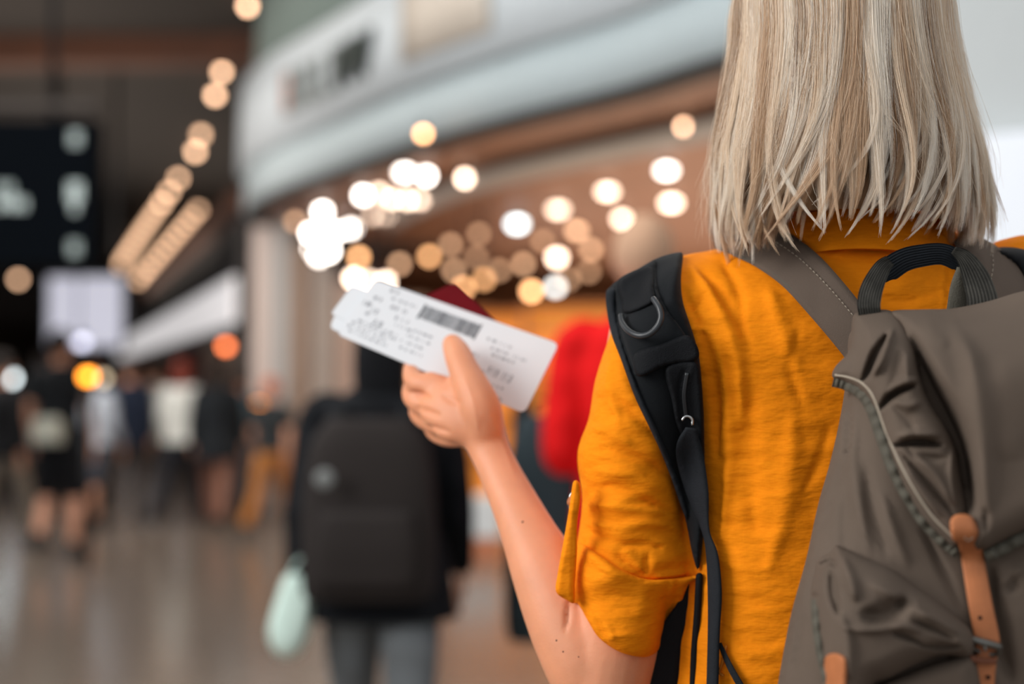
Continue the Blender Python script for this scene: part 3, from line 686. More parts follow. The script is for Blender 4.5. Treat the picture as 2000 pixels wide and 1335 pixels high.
rk = rucksack('backpack', 735, 4.15, .80, 1.30, .37, (42, 37, 35), 'dark brown backpack on the back of the black coated person')
gp = mk('reflective_patch', *sphere(P(634, 935, 3.80), (.026, .012, .026), 14, 10), cloth((120, 122, 120)), rk); gp['label'] = 'round grey reflective patch'
# mint carrier bag in the left hand
M['mint'] = mat('mint_plastic', (212, 234, 223), 0.4, spec=0.4, var=0.06, vscale=12, bump=0.4, bscale=30); M['green'] = mat('green_print', (40, 120, 84), 0.5)
D = 4.05; cb = empty('carrier_bag', P(570, 1280, D)); tag(cb, 'mint white plastic carrier bag with green print held by the black coated person', 'bag')
out = [(562, 1120), (600, 1128), (612, 1180), (604, 1240), (575, 1280), (540, 1276), (524, 1235), (540, 1170)]
relief('bag_body', out, M['mint'], cb, D, .05, .06, 45, step=6, folds=[([(585, 1120), (570, 1200), (550, 1260)], 7, -.012), ([(600, 1140), (590, 1220)], 6, .01)])
relief('printed_patch', [(596, 1110), (622, 1125), (618, 1165), (602, 1158)], M['green'], cb, D - .05, .01, .01, 12, step=5)
mk('handle', *tube([P(566, 1125, D), P(580, 1098, D), P(600, 1085, D), P(612, 1100, D), P(604, 1135, D)], [(.016, .005)] * 5, n=8), M['mint'], cb)
person(1258, 4.3, 1.88, 'person in a bright red jacket standing between the boarding pass and the orange sleeve', 'jacket', (214, 14, 16), .80, 'trousers', (38, 40, 46), 'stand', hair=(190, 152, 124))
rucksack('backpack', 1062, 4.45, .62, 1.30, .24, (44, 54, 58), 'dark slate backpack hanging beside the red jacketed person', dep=.2, yoff=.1)
cr = [(118, 11.3, 1.80, 'person in black top and black shorts with bare legs, tallest at left', 'shirt', (24, 28, 32), .85, 'shorts', (14, 15, 18), 'stand', (30, 26, 24), 0),
 (356, 14, 1.60, 'person in a pale grey top and dark trousers under the white sign band', 'jacket', (196, 198, 192), .88, 'trousers', (34, 36, 42), 'walk', (110, 50, 40), 1),
 (252, 14.5, 1.62, 'person in dark navy coat left of the pale grey topped person', 'jacket', (24, 32, 48), .80, 'trousers', (72, 66, 64), 'stand', (60, 44, 40), 0),
 (182, 13.5, 1.55, 'person in a light blue grey top beside the person in shorts', 'jacket', (168, 176, 186), .90, 'shorts', (60, 66, 76), 'walk2', (90, 60, 48), 1),
 (425, 13.5, 1.60, 'person in a long black coat right of the pale grey topped person', 'jacket', (24, 28, 32), .72, 'trousers', (128, 92, 78), 'walk2', (40, 32, 28), 1),
 (468, 14.8, 1.50, 'person in blue jeans and teal top near the shop corner', 'shirt', (62, 84, 96), .85, 'trousers', (88, 100, 112), 'stand', (36, 30, 28), 0),
 (8, 12.0, 1.62, 'person in black cut off by the left edge', 'jacket', (12, 13, 16), .82, 'trousers', (128, 120, 110), 'walk', (30, 26, 24), 0),
 (300, 17.0, 1.60, 'person in a grey beige coat in the gap behind the crowd', 'jacket', (136, 132, 124), .78, 'trousers', (90, 84, 80), 'walk', (50, 36, 30), 0),
 (530, 13.0, 1.42, 'person in charcoal top and amber trousers by the pale shop panels', 'shirt', (46, 50, 52), .95, 'trousers', (176, 116, 62), 'walk', (190, 96, 50), 0),
 (75, 16.0, 1.68, 'person in dark green grey jacket behind the person in shorts', 'jacket', (40, 48, 48), .80, 'trousers', (50, 50, 54), 'walk', (34, 28, 26), 0),
]
for (px, D, H, lb, t, trgb, hem, b, brgb, ps, hr, lg) in cr: person(px, D, H, lb, t, trgb, hem, b, brgb, ps, hr, bool(lg), rot=random.uniform(-.3, .3))
rucksack('backpack', 112, 11.3, .92, 1.12, .24, (178, 180, 168), 'small pale bag on the back of the person in black shorts', dep=.12, yoff=.22)
# white and orange display bin on the floor
M['orange_base'] = mat('orange_board', (196, 122, 84), 0.6); M['bin_white'] = mat('white_enamel', (224, 228, 228), 0.5)
D = 11.3; bx = empty('display_bin', (X_at(930, D), D, 0)); tag(bx, 'white topped bin with an orange base standing on the floor behind the forearm', 'bin')
mk('base', *box((X_at(930, D), D, .09), (.38, .34, .18), bev=.01), M['orange_base'], bx, smooth=False); mk('bin_body', *box((X_at(930, D), D, .32), (.40, .36, .28), bev=.02), M['bin_white'], bx, smooth=False)
mk('lid', *box((X_at(930, D), D, .475), (.43, .39, .04), bev=.012), M['bin_white'], bx, smooth=False)
# shop furniture inside: shelf units glowing amber
M['amber'] = lamp_mat('lit_amber_shelf', (226, 140, 50), .55); M['shelfwood'] = mat('shelf_wood', (150, 96, 56), .6, var=.15)
for px, D, wd, lb in ((965, 16, 1.1, 'amber lit shelf unit in the shop behind the passport'), (1120, 14.6, 1.0, 'amber lit shelf unit in the shop above the red jacket'), (850, 18, 1.0, 'amber lit shelf unit in the shop above the tickets')):
    x = X_at(px, D); o = empty('shelf_unit', (x, D, 0)); tag(o, lb, 'shelf')
    mk('back_panel', *box((x, D + .2, 1.1), (wd, .04, 2.2)), M['amber'], o, smooth=False)
    for s in (-1, 1): mk('side_panel', *box((x + s * wd / 2, D, 1.1), (.05, .42, 2.2)), M['shelfwood'], o, smooth=False)
    for z in (.1, .55, 1.0, 1.45, 1.9, 2.18): mk('shelf', *box((x, D, z), (wd - .05, .38, .035)), M['shelfwood'], o, smooth=False)
# ================================================================== THE WOMAN
wm = empty('person', (0.36, 1.30, 0)); tag(wm, 'blonde woman seen from behind in a mustard linen shirt, holding boarding passes', 'person')
def pts(*q): return [P(a, b, c) for a, b, c in q]
# ---- body: one continuous surface
parts = []
NX = X_at(1645, 1.27)
parts.append(tube([(NX, 1.30, 1.46), (NX, 1.285, 1.54), (NX, 1.27, 1.62)], [.060, .054, .056], n=20))
parts.append(sphere((NX, 1.275, 1.70), (.076, .097, .118), 32, 24))
parts.append(sphere((NX, 1.325, 1.635), (.052, .052, .048), 20, 12))
parts.append(tube([(NX, 1.368, 1.715), (NX, 1.392, 1.678)], [.009, .015], n=10, smooth=False))
parts.append(tube([(NX - .023, 1.366, 1.643), (NX + .023, 1.366, 1.643)], [.008, .008], n=10, smooth=False))
for s in (-1, 1):
    parts.append(sphere((NX + s * .078, 1.27, 1.695), (.012, .022, .032), 12, 8)); parts.append(sphere((NX + s * .031, 1.362, 1.718), (.014, .010, .009), 12, 8))
TX = X_at(1650, 1.3)
parts.append(loft([(TX, 1.31, .92, .15, .10), (TX, 1.31, 1.05, .135, .09), (TX, 1.31, 1.15, .11, .065), (TX, 1.31, 1.32, .12, .06), (TX, 1.30, 1.42, .11, .045), (TX, 1.30, 1.49, .05, .045)]))
# left arm (upper arm, elbow, forearm, wrist)
parts.append(tube(pts((1290, 640, 1.30), (1262, 800, 1.285), (1240, 950, 1.28), (1222, 1100, 1.275), (1202, 1230, 1.265), (1182, 1330, 1.26), (1172, 1362, 1.262)), [.046, .045, .044, .043, .0425, .0395, .036], n=24))
parts.append(tube(pts((1176, 1362, 1.262), (1146, 1290, 1.265), (1105, 1200, 1.28), (1062, 1105, 1.30), (1036, 1050, 1.315), (1006, 985, 1.335), (977, 925, 1.355), (957, 880, 1.368), (944, 845, 1.374)),
                  [.035, .0385, .037, .0315, .0265, .0225, .0200, .0200, .0225], n=24))
# palm + thenar
parts.append(tube(pts((950, 858, 1.374), (925, 822, 1.376), (890, 797, 1.385), (856, 783, 1.398)), [(.020, .021), (.030, .021), (.033, .019), (.026, .016)], n=20, up=(0, -1, 0)))
parts.append(tube(pts((948, 840, 1.366), (940, 800, 1.364), (926, 765, 1.370), (906, 722, 1.384), (893, 690, 1.398), (884, 672, 1.408)), [.0190, .0200, .0180, .0150, .0135, .0108], n=20))
parts.append(tube(pts((890, 790, 1.39), (868, 762, 1.398), (840, 748, 1.405)), [.018, .014, .012], n=16))          # web of the thumb
fing = [[(880, 788, 1.396, .0125), (842, 756, 1.402, .0115), (810, 744, 1.414, .0108), (806, 716, 1.440, .0095), (822, 680, 1.462, .0088), (840, 655, 1.468, .0072)],
        [(885, 812, 1.396, .0130), (842, 796, 1.406, .0118), (808, 776, 1.422, .0112), (808, 748, 1.452, .0098), (830, 715, 1.472, .0090), (850, 690, 1.476, .0074)],
        [(892, 832, 1.396, .0125), (850, 826, 1.412, .0115), (820, 808, 1.432, .0108), (822, 782, 1.462, .0095), (845, 752, 1.480, .0086), (862, 730, 1.482, .0072)],
        [(905, 850, 1.396, .0115), (872, 852, 1.420, .0105), (846, 838, 1.442, .0096), (850, 812, 1.464, .0084), (868, 788, 1.478, .0076), (880, 770, 1.480, .0064)]]
for f in fing: parts.append(tube([P(a, b, c) for a, b, c, r in f], [r for *_, r in f], n=16, sub=5))
# right arm hanging outside the frame
ra = [(TX + .185, 1.30, 1.47), (TX + .225, 1.29, 1.36), (TX + .245, 1.28, 1.17), (TX + .25, 1.32, 1.02), (TX + .245, 1.38, .93)]
parts.append(tube(ra, [.045, .047, .040, .033, .023], n=20))
parts.append(tube([(TX + .245, 1.38, .93), (TX + .243, 1.40, .88), (TX + .24, 1.41, .845)], [(.018, .027), (.015, .041), (.014, .040)], n=14))
for k in range(4):
    y0 = 1.41 + (k - 1.5) * .019; L = (.055, .072, .078, .068)[k]
    parts.append(tube([(TX + .24, y0, .85), (TX + .232, y0, .85 - L * .6), (TX + .215, y0, .85 - L)], [.0092, .0088, .0074], n=10))
parts.append(tube([(TX + .24, 1.425, .90), (TX + .225, 1.452, .865), (TX + .215, 1.457, .835)], [.013, .011, .009], n=10))
for s in (-1, 1):
    parts.append(tube([(TX + s * .085, 1.31, .97), (TX + s * .09, 1.31, .75), (TX + s * .095, 1.32, .50), (TX + s * .1, 1.30, .30), (TX + s * .1, 1.29, .09)], [.09, .08, .055, .053, .036], n=20))
    parts.append(tube([(TX + s * .1, 1.25, .05), (TX + s * .1, 1.36, .045), (TX + s * .108, 1.47, .03)], [(.035, .035), (.042, .032), (.036, .02)], n=14))
V, Fc = join(*parts)
A, Q, NN = remesh(V, Fc, 0.0026, 5, 0.5)
# elbow crease and moles carved into the arm
px_, py_ = proj(A); back = (NN[:, 1] < 0.1) & (A[:, 1] < 1.42) & (px_ < 1300)
dd = foldsum(px_, py_, [([(1112, 1165), (1108, 1205), (1103, 1235)], 5, -.0035), ([(905, 735), (925, 790), (935, 850)], 5, .0012), ([(862, 770), (900, 790)], 7, -.0022), ([(800, 764), (845, 776)], 5, -.004), ([(810, 795), (862, 812)], 5, -.0032), ([(832, 830), (880, 845)], 5, -.003), ([(950, 800), (975, 850), (1005, 930)], 5, .001)])
A[back] -= NN[back] * (-dd[back])[:, None]
body = mk('body', A, Q, M['skin'], wm)
M['mole'] = mat('mole', (96, 60, 48), .7); M['nail'] = mat('nail', (240, 196, 180), .3)
bvb = BVHTree.FromPolygons(A.tolist(), Q)
def hitY(bvh, px, py):
    o = Vector((0, 0, CZ)); d = (Vector(P(px, py, 1.0)) - o).normalized(); h = bvh.ray_cast(o, d); return h[0]
for px, py, r in ((1021, 1019, .0011), (1087, 1250, .0009), (1100, 1272, .0008), (1130, 1282, .0006)):
    h = hitY(bvb, px, py)
    if h: o = mk('mole', *sphere(h, (r, r * .5, r), 10, 6), M['mole'], wm)
# ---- shirt: torso and sleeves grown into one cloth surface
torso = [(1560, 408), (1650, 402), (1760, 405), (1855, 420), (1872, 450), (1920, 480), (1990, 505), (2080, 545), (2140, 600), (2170, 700), (2120, 850), (2060, 1000), (2030, 1150), (2035, 1400), (2040, 1560), (1660, 1580), (1275, 1560), (1285, 1400), (1300, 1250), (1318, 1130), (1325, 1000), (1315, 850), (1255, 720), (1215, 620), (1262, 545), (1330, 500), (1390, 488), (1470, 462), (1530, 440)]
tv, tf = relief_geo(torso, 1.30, .105, .11, 270, step=13, power=2.2, thick=.004)
slv = [(1330, 498), (1262, 540), (1205, 625), (1178, 690), (1160, 750), (1150, 815), (1130, 868), (1127, 905), (1136, 960), (1135, 1000), (1126, 1060), (1112, 1110), (1110, 1150), (1140, 1185), (1200, 1205), (1290, 1190), (1345, 1150), (1366, 1112), (1352, 1060), (1342, 990), (1345, 900), (1370, 820), (1400, 700), (1400, 580)]
sv, sf = relief_geo(slv, 1.285, .066, .062, 100, step=11, power=2.1, thick=.003)
V, Fc = tube([(TX + .165, 1.30, 1.475), (TX + .225, 1.29, 1.38), (TX + .25, 1.28, 1.22)], [.06, .068, .066], n=24)
V, Fc = join((tv, tf), (sv, sf), (V, Fc))
A, Q, NN = remesh(V, Fc, 0.0030, 16, 0.6)
X_, Y_ = proj(A)
folds = [ # torso, left of the pack
 ([(1345, 515), (1400, 600), (1440, 700), (1450, 820)], 16, .0050), ([(1365, 520), (1420, 590), (1470, 680)], 10, -.0028), ([(1332, 560), (1370, 640), (1395, 760), (1400, 900)], 12, -.0048),
 ([(1405, 500), (1440, 560), (1452, 640)], 12, -.003), ([(1500, 560), (1530, 650), (1560, 730)], 20, .0035), ([(1560, 640), (1545, 720), (1570, 800)], 12, -.0022),
 ([(1395, 640), (1420, 760), (1425, 900), (1410, 1050)], 14, .003), ([(1345, 600), (1362, 590), (1372, 575)], 7, -.003), ([(1345, 645), (1365, 640), (1385, 650)], 7, .003),
 ([(1470, 760), (1462, 900), (1475, 1050)], 26, -.003), ([(1550, 800), (1540, 950), (1500, 1120)], 26, .0032), ([(1395, 1010), (1470, 1030), (1540, 1020)], 12, -.0020),
 ([(1400, 1090), (1460, 1110), (1530, 1105)], 10, .0016), ([(1420, 1230), (1480, 1260), (1530, 1250)], 14, -.0022), ([(1400, 900), (1480, 890), (1580, 900)], 9, -.0012),
 ([(1420, 1160), (1500, 1180), (1550, 1170)], 9, -.0014), ([(1440, 960), (1500, 965), (1570, 955)], 8, .0012), ([(1620, 830), (1600, 900), (1570, 960)], 12, -.002),
 # yoke between straps
 ([(1600, 440), (1700, 452), (1820, 445)], 7, -.0016), ([(1620, 500), (1720, 470), (1850, 490)], 9, .0018), ([(1700, 560), (1760, 590), (1850, 560)], 9, -.0016), ([(1560, 470), (1620, 520), (1670, 590)], 12, .002),
 ([(1845, 505), (1842, 600)], 2.5, .0014, 1), ([(1850, 505), (1847, 600)], 2.5, -.0014, 1),
 # sleeve: cap folds, horizontal crumples, elbow gathers
 ([(1215, 640), (1225, 720), (1260, 790)], 12, -.004), ([(1195, 690), (1190, 760), (1215, 830)], 12, .003), ([(1185, 770), (1230, 800), (1290, 860)], 9, -.003), ([(1150, 830), (1180, 840), (1240, 870)], 10, .0034),
 ([(1140, 880), (1200, 880), (1270, 905), (1320, 935)], 9, -.0036), ([(1150, 915), (1230, 925), (1300, 960)], 12, .0032), ([(1140, 955), (1200, 950), (1280, 985), (1335, 1010)], 8, -.0034),
 ([(1145, 985), (1220, 990), (1300, 1000)], 10, .003), ([(1210, 985), (1250, 980), (1290, 985)], 6, -.003), ([(1140, 1015), (1200, 1030), (1270, 1022), (1335, 1035)], 8, .0034),
 ([(1140, 1030), (1170, 1050), (1230, 1062)], 6, -.0036), ([(1205, 1068), (1250, 1062), (1310, 1072)], 5, -.004), ([(1262, 1080), (1264, 1120)], 7, -.004),
 ([(1200, 1085), (1230, 1105), (1262, 1125)], 5, -.004), ([(1215, 1070), (1245, 1092)], 6, .003), ([(1270, 1125), (1320, 1120), (1365, 1110)], 6, .0028), ([(1135, 1060), (1150, 1100), (1180, 1130)], 7, -.003)]
def crumple(x, y):
    o = 0
    for a, b, c, d in ((.013, .055, 1.1, .8), (.021, .083, 2.4, .55), (-.017, .11, .3, .4), (.036, .14, 4.0, .28)):
        o = o + d * np.sin(a * x + b * y + c + 1.6 * np.sin(.019 * x + .009 * y * (1 + a) + c * 2))
    return o
dd = foldsum(X_, Y_, folds)
sleeve_w = np.clip((1330 - X_) / 60, 0, 1) * np.clip((Y_ - 800) / 120, 0, 1)
dd = dd * 1.15 + crumple(X_, Y_) * (.00055 + .0008 * sleeve_w)
face = np.clip(-NN[:, 1] * 1.5, 0, 1)
A = A + NN * (dd * face)[:, None]
A[:, 2] = np.where(A[:, 2] < .98, np.maximum(A[:, 2], .955), A[:, 2])
shirt = mk('shirt', A, Q, M['linen'], wm); shirt['label'] = 'mustard orange crumpled linen shirt'
bvs = BVHTree.FromPolygons(A.tolist(), Q)
# depth map of the shirt seen from behind, used to lay straps on the cloth
GX = np.arange(1080, 2140, 8); GY = np.arange(380, 1480, 8); DM = np.full((len(GY), len(GX)), np.nan)
for i, y in enumerate(GY):
    for j, x in enumerate(GX):
        h = hitY(bvs, x, y)
        if h: DM[i, j] = h.y
def fill(D_, it=60):
    D_ = D_.copy()
    for _ in range(it):
        m = np.isnan(D_)
        if not m.any(): break
        Pd = np.pad(D_, 1, constant_values=np.nan); st = np.stack([Pd[:-2, 1:-1], Pd[2:, 1:-1], Pd[1:-1, :-2], Pd[1:-1, 2:]])
        c = (~np.isnan(st)).sum(0); s = np.nansum(st, 0); ok = m & (c > 0); D_[ok] = s[ok] / c[ok]
    return np.nan_to_num(D_, nan=1.25)
def blur(D_, n):
    for _ in range(n):
        Pd = np.pad(D_, 1, mode='edge'); D_ = (Pd[:-2, 1:-1] + Pd[2:, 1:-1] + Pd[1:-1, :-2] + Pd[1:-1, 2:] + 2 * D_) / 6
    return D_
DM = fill(DM); DS = np.minimum(blur(DM, 10), DM + .002); DS = blur(DS, 2); DT = blur(DM, 1); DB = DM.copy()
def sampler(D_):
    def f(x, y):
        x = np.atleast_1d(np.asarray(x, float)); y = np.atleast_1d(np.asarray(y, float))
        u = np.clip((x - GX[0]) / 8, 0, len(GX) - 1.001); v = np.clip((y - GY[0]) / 8, 0, len(GY) - 1.001); i = v.astype(int); j = u.astype(int); a = u - j; b = v - i
        return (D_[i, j] * (1 - a) + D_[i, j + 1] * a) * (1 - b) + (D_[i + 1, j] * (1 - a) + D_[i + 1, j + 1] * a) * b
    return f
for i, y in enumerate(GY):
    for j, x in enumerate(GX):
        if x < 1400 and y > 1000:
            h = hitY(bvb, x, y)
            if h and h.y < DB[i, j]: DB[i, j] = h.y
DB = blur(DB, 3)
drape = sampler(DS); tight = sampler(DT)
# cuff (rolled sleeve end)
cuff = [(1128, 1062), (1165, 1080), (1215, 1112), (1262, 1130), (1310, 1130), (1364, 1124), (1345, 1140), (1330, 1180), (1322, 1215), (1300, 1256), (1270, 1280), (1240, 1281), (1205, 1270), (1170, 1245), (1150, 1215), (1130, 1180), (1116, 1172), (1112, 1120)]
cuffY = lambda x, y: sampler(DB)(x, y) - .007
V, Fc = relief_geo(cuff, cuffY, .009, .008, 26, step=6, power=2.1, thick=.008, folds=[([(1160, 1205), (1176, 1230), (1190, 1260)], 7, -.004), ([(1175, 1250), (1210, 1240), (1250, 1240)], 6, .0018), ([(1180, 1215), (1200, 1252)], 8, .002), ([(1130, 1075), (1160, 1110), (1200, 1130)], 6, -.0022),
    ([(1306, 1135), (1300, 1190), (1296, 1250)], 3, -.002, 1), ([(1313, 1135), (1307, 1190), (1303, 1250)], 4, .0018, 1), ([(1260, 1150), (1250, 1210)], 22, .002)], extra=lambda x, y, d: .0004 * crumple(x, y))
cf = mk('cuff', V, Fc, M['linen'], wm, recalc=True); cf['label'] = 'rolled mustard cuff of the left sleeve'
# button tab of the sleeve
tab = [(1120, 940), (1132, 943), (1134, 975), (1128, 1020), (1127, 1080), (1123, 1140), (1122, 1176), (1108, 1172), (1086, 1155), (1089, 1120), (1098, 1070), (1107, 1020), (1114, 975)]
tb = relief('sleeve_tab', tab, M['linen'], wm, 1.225, .006, .004, 9, step=4, folds=[([(1126, 960), (1120, 1050), (1117, 1165)], 2.2, -.0012, 1)]); tb['label'] = 'buttoned tab holding up the sleeve'
mk('button', *tube(pts((1119, 974, 1.236), (1116, 980, 1.237)), [(.004, .004)] * 2, n=16, smooth=False), M['leather'], tb)
mk('button', *tube([P(1120, 960, 1.236), P(1114, 966, 1.236), P(1111, 982, 1.236), P(1113, 993, 1.238), P(1118, 990, 1.238)], [.0009] * 5, n=6), M['silver'], tb)
# collar stand
cz0 = P(1650, 462, 1.21)[2]; cz1 = P(1650, 404, 1.21)[2]; V = []; nn = 64
for (o_, zz) in ((.008, cz0 - .012), (.003, cz0), (.000, (cz0 + cz1) / 2), (-.003, cz1 - .001), (-.004, cz1), (-.006, cz1 - .001), (-.006, cz0 - .012)):
    for k in range(nn):
        a = 2 * math.pi * k / nn; V.append((X_at(1705, 1.21) + (.072 + o_) * math.cos(a), 1.283 + (.076 + o_) * math.sin(a), zz + .0012 * math.sin(3 * a + 1) - .014 * (.5 + .5 * math.sin(a)) ))
Fc = []
for r_ in range(6):
    for k in range(nn): Fc.append((r_ * nn + k, r_ * nn + (k + 1) % nn, (r_ + 1) * nn + (k + 1) % nn, (r_ + 1) * nn + k))
mk('collar', V, Fc, M['linen'], wm, recalc=True)
# trousers and shoes
g = []
g.append(loft([(TX, 1.31, .84, .170, .12), (TX, 1.31, .95, .172, .118), (TX, 1.31, 1.04, .148, .10)]))
for s in (-1, 1): g.append(tube([(TX + s * .085, 1.31, .92), (TX + s * .09, 1.31, .75), (TX + s * .095, 1.32, .50), (TX + s * .1, 1.30, .30), (TX + s * .1, 1.29, .12)], [.098, .09, .068, .062, .056], n=20))
V, Fc = join(*g); A2, Q2, _ = remesh(V, Fc, .006, 4); mk('trousers', A2, Q2, M['jeans'], wm)
for s in (-1, 1):
    V, Fc = tube([(TX + s * .1, 1.245, .05), (TX + s * .1, 1.35, .05), (TX + s * .108, 1.48, .036)], [(.042, .046), (.048, .044), (.042, .028)], n=16); V[:, 2] = np.maximum(V[:, 2], .002); mk('shoe', V, Fc, M['shoe'], wm)
# ---- hair
HC = (NX, 1.245)
def hair_shape(z):
    """half widths, centre x of the hair mass at height z"""
    up = np.clip((z - 1.70) / .128, 0, .999); rx = np.where(z > 1.70, .092 * np.sqrt(1 - up ** 2), np.interp(z, [1.50, 1.535, 1.60, 1.70], [.118, .119, .114, .092]))
    ry = np.where(z > 1.70, .108 * np.sqrt(1 - up ** 2), np.interp(z, [1.50, 1.60, 1.70], [.098, .104, .108]))
    cx = np.interp(z, [1.5, 1.60, 1.72], [NX + .002, NX - .001, NX - .006]); return rx, ry, cx
def hair_material():
    m, nt, b = nodes('blonde_hair'); N = nt.nodes
    a = N.new('ShaderNodeAttribute'); a.attribute_name = 'tone'; r = N.new('ShaderNodeValToRGB')
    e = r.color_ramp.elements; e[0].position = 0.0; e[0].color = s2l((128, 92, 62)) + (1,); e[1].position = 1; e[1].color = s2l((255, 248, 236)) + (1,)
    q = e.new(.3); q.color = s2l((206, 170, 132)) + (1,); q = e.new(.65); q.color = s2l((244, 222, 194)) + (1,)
    nt.links.new(a.outputs['Fac'], r.inputs[0]); nt.links.new(r.outputs[0], b.inputs['Base Color'])
    b.inputs['Roughness'].default_value = .38; b.inputs['Specular IOR Level'].default_value = .45; return m
M['hair'] = hair_material()
M['hair_under'] = mat('hair_underlayer', (150, 118, 86), .7, var=.3, vscale=30, stretch=(8, 8, .6))
K = 22; allP = []; allR = []; tones = []
def lock(theta, layer, zend, nstr, width, hook, tone, zroot=None, wave=1.0, lift=0.0):
    ts = np.linspace(0, 1, K); zt = 1.815 if zroot is None else zroot
    z0 = zt - .012 * abs(theta); z = z0 + (zend - z0) * ts ** .92
    rx, ry, cx = hair_shape(z); e = np.clip((ts - .55) / .45, 0, 1)
    ph = 2.4 * math.sin(theta * 2.1 + .6) + random.gauss(0, .55); fr = 6.2 + random.gauss(0, .7)
    dth = wave * (.010 + .075 * ts ** 1.7) * np.sin(ph + fr * ts) + hook * e ** 2.2 + .02 * random.gauss(0, 1) * ts
    bump_ = random.gauss(0, .018)
    flare = layer + (.035 * np.sin(ph * 1.7 + 7 * ts) * ts + bump_ * ts + lift * e ** 2) - .05 * e ** 3
    th = theta + dth; gx = cx + rx * flare * np.sin(th); gy = HC[1] - ry * flare * np.cos(th)
    G = np.stack([gx, gy, z], 1); Tt = np.stack([np.cos(th), np.sin(th), 0 * th], 1); Nn2 = np.stack([np.sin(th), -np.cos(th), 0 * th], 1)
    u = RNG.normal(0, 1, (nstr, 1)); v = RNG.normal(0, 1, (nstr, 1)); tip = .10 * RNG.uniform(.0, 1, (nstr, 1)) ** 2 + .10 * np.clip(np.abs(u) / 1.7, 0, 1) ** 1.5
    wprof = width * (1.0 - .86 * ts[None, :] ** 2.0) * (1 + .0 * u)
    vprof = width * .38 * (1.0 - .5 * ts[None, :] ** 2)
    fr2 = RNG.uniform(6, 16, (nstr, 1)); ph2 = RNG.uniform(0, 6.28, (nstr, 1)); jit = .0009 * ts[None, :] * np.sin(ph2 + fr2 * ts[None, :])
    u = np.clip(u, -1.7, 1.7)
    S = G[None] + Tt[None] * (u * wprof + jit)[:, :, None] + Nn2[None] * (v * vprof)[:, :, None]
    # shorten strands individually
    tt = ts[None, :] * (1 - tip); idx = tt * (K - 1); i0 = np.clip(idx.astype(int), 0, K - 2); f = (idx - i0)[:, :, None]; ar = np.arange(nstr)[:, None]
    S = S[ar, i0] * (1 - f) + S[ar, i0 + 1] * f
    allP.append(S); rr = .000085 * (1 - .65 * ts ** 3); allR.append(np.tile(rr, (nstr, 1))); tones.append(np.clip(tone + RNG.normal(0, .09, nstr), 0, 1))
def px2z(py): return P(1640, py, 1.14)[2]
def zend_for(th, layer):
    return 431 + 17 * random.gauss(0, 1) + (38 if th < -.62 else 0) * (1 if layer > .85 else .4) - (10 if -.4 < th < .3 else 0) + (12 if th > .9 else 0) - (1 - layer) * 60
def hk_for(th, k=1.0):
    base = -.22 if th < .9 else .02
    if th < -.75: base = random.choice((-.05, .18))
    return (base + random.gauss(0, .085)) * k
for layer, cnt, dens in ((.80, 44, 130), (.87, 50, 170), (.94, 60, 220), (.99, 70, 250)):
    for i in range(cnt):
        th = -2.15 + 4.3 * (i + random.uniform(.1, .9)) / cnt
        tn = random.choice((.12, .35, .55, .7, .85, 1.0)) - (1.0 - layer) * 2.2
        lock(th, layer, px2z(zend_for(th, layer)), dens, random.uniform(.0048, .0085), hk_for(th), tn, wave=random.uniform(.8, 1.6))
for i in range(66):   # separated outer locks with curled ends
    th = -1.35 + 2.7 * (i + random.uniform(.1, .9)) / 66
    lock(th, 1.015, px2z(zend_for(th, 1) + 8 + random.gauss(0, 12)), 110, random.uniform(.0026, .0050), hk_for(th, 1.6), random.choice((.4, .65, .85, .98)), wave=random.uniform(1.0, 1.9), lift=.02)
for i in range(11):   # swept out tips at the right side and loops at the left
    lock(random.uniform(1.2, 1.6), 1.0, px2z(random.uniform(400, 445)), 20, .0026, random.uniform(-.1, .15), .3, wave=2, lift=random.uniform(.05, .17))
for i in range(12):
    lock(random.uniform(-1.7, -1.2), 1.0, px2z(random.uniform(425, 472)), 22, .003, random.uniform(-.25, .4), .92, wave=2.5, lift=random.uniform(.02, .12))
for i in range(190):  # flyaways
    th = random.choice((random.uniform(-1.9, -1.1), random.uniform(1.0, 1.9), random.uniform(-1.2, 1.2)))
    lock(th, random.uniform(1.0, 1.06), px2z(random.uniform(330, 475)), 2, .003, random.uniform(-.3, .3), .7, wave=3.5, lift=random.uniform(.02, .16))
S = np.concatenate(allP); R_ = np.concatenate(allR); T_ = np.concatenate(tones)
# outward swept tips at the right and a long loop at the left
hc = bpy.data.hair_curves.new('hair'); hc.add_curves([K] * len(S))
hc.attributes['position'].data.foreach_set('vector', (S.reshape(-1, 3) - np.array(ORG[wm])).astype(np.float32).ravel())
ra_ = hc.attributes.get('radius') or hc.attributes.new('radius', 'FLOAT', 'POINT'); ra_.data.foreach_set('value', R_.astype(np.float32).ravel())
ta = hc.attributes.new('tone', 'FLOAT', 'CURVE'); ta.data.foreach_set('value', T_.astype(np.float32)); 
hc.materials.append(M['hair']); ho = bpy.data.objects.new('hair', hc); COL.objects.link(ho); ho.parent = wm; ho['kind'] = 'stuff'; ho['label'] = 'straight blonde shoulder length hair with lighter strands'
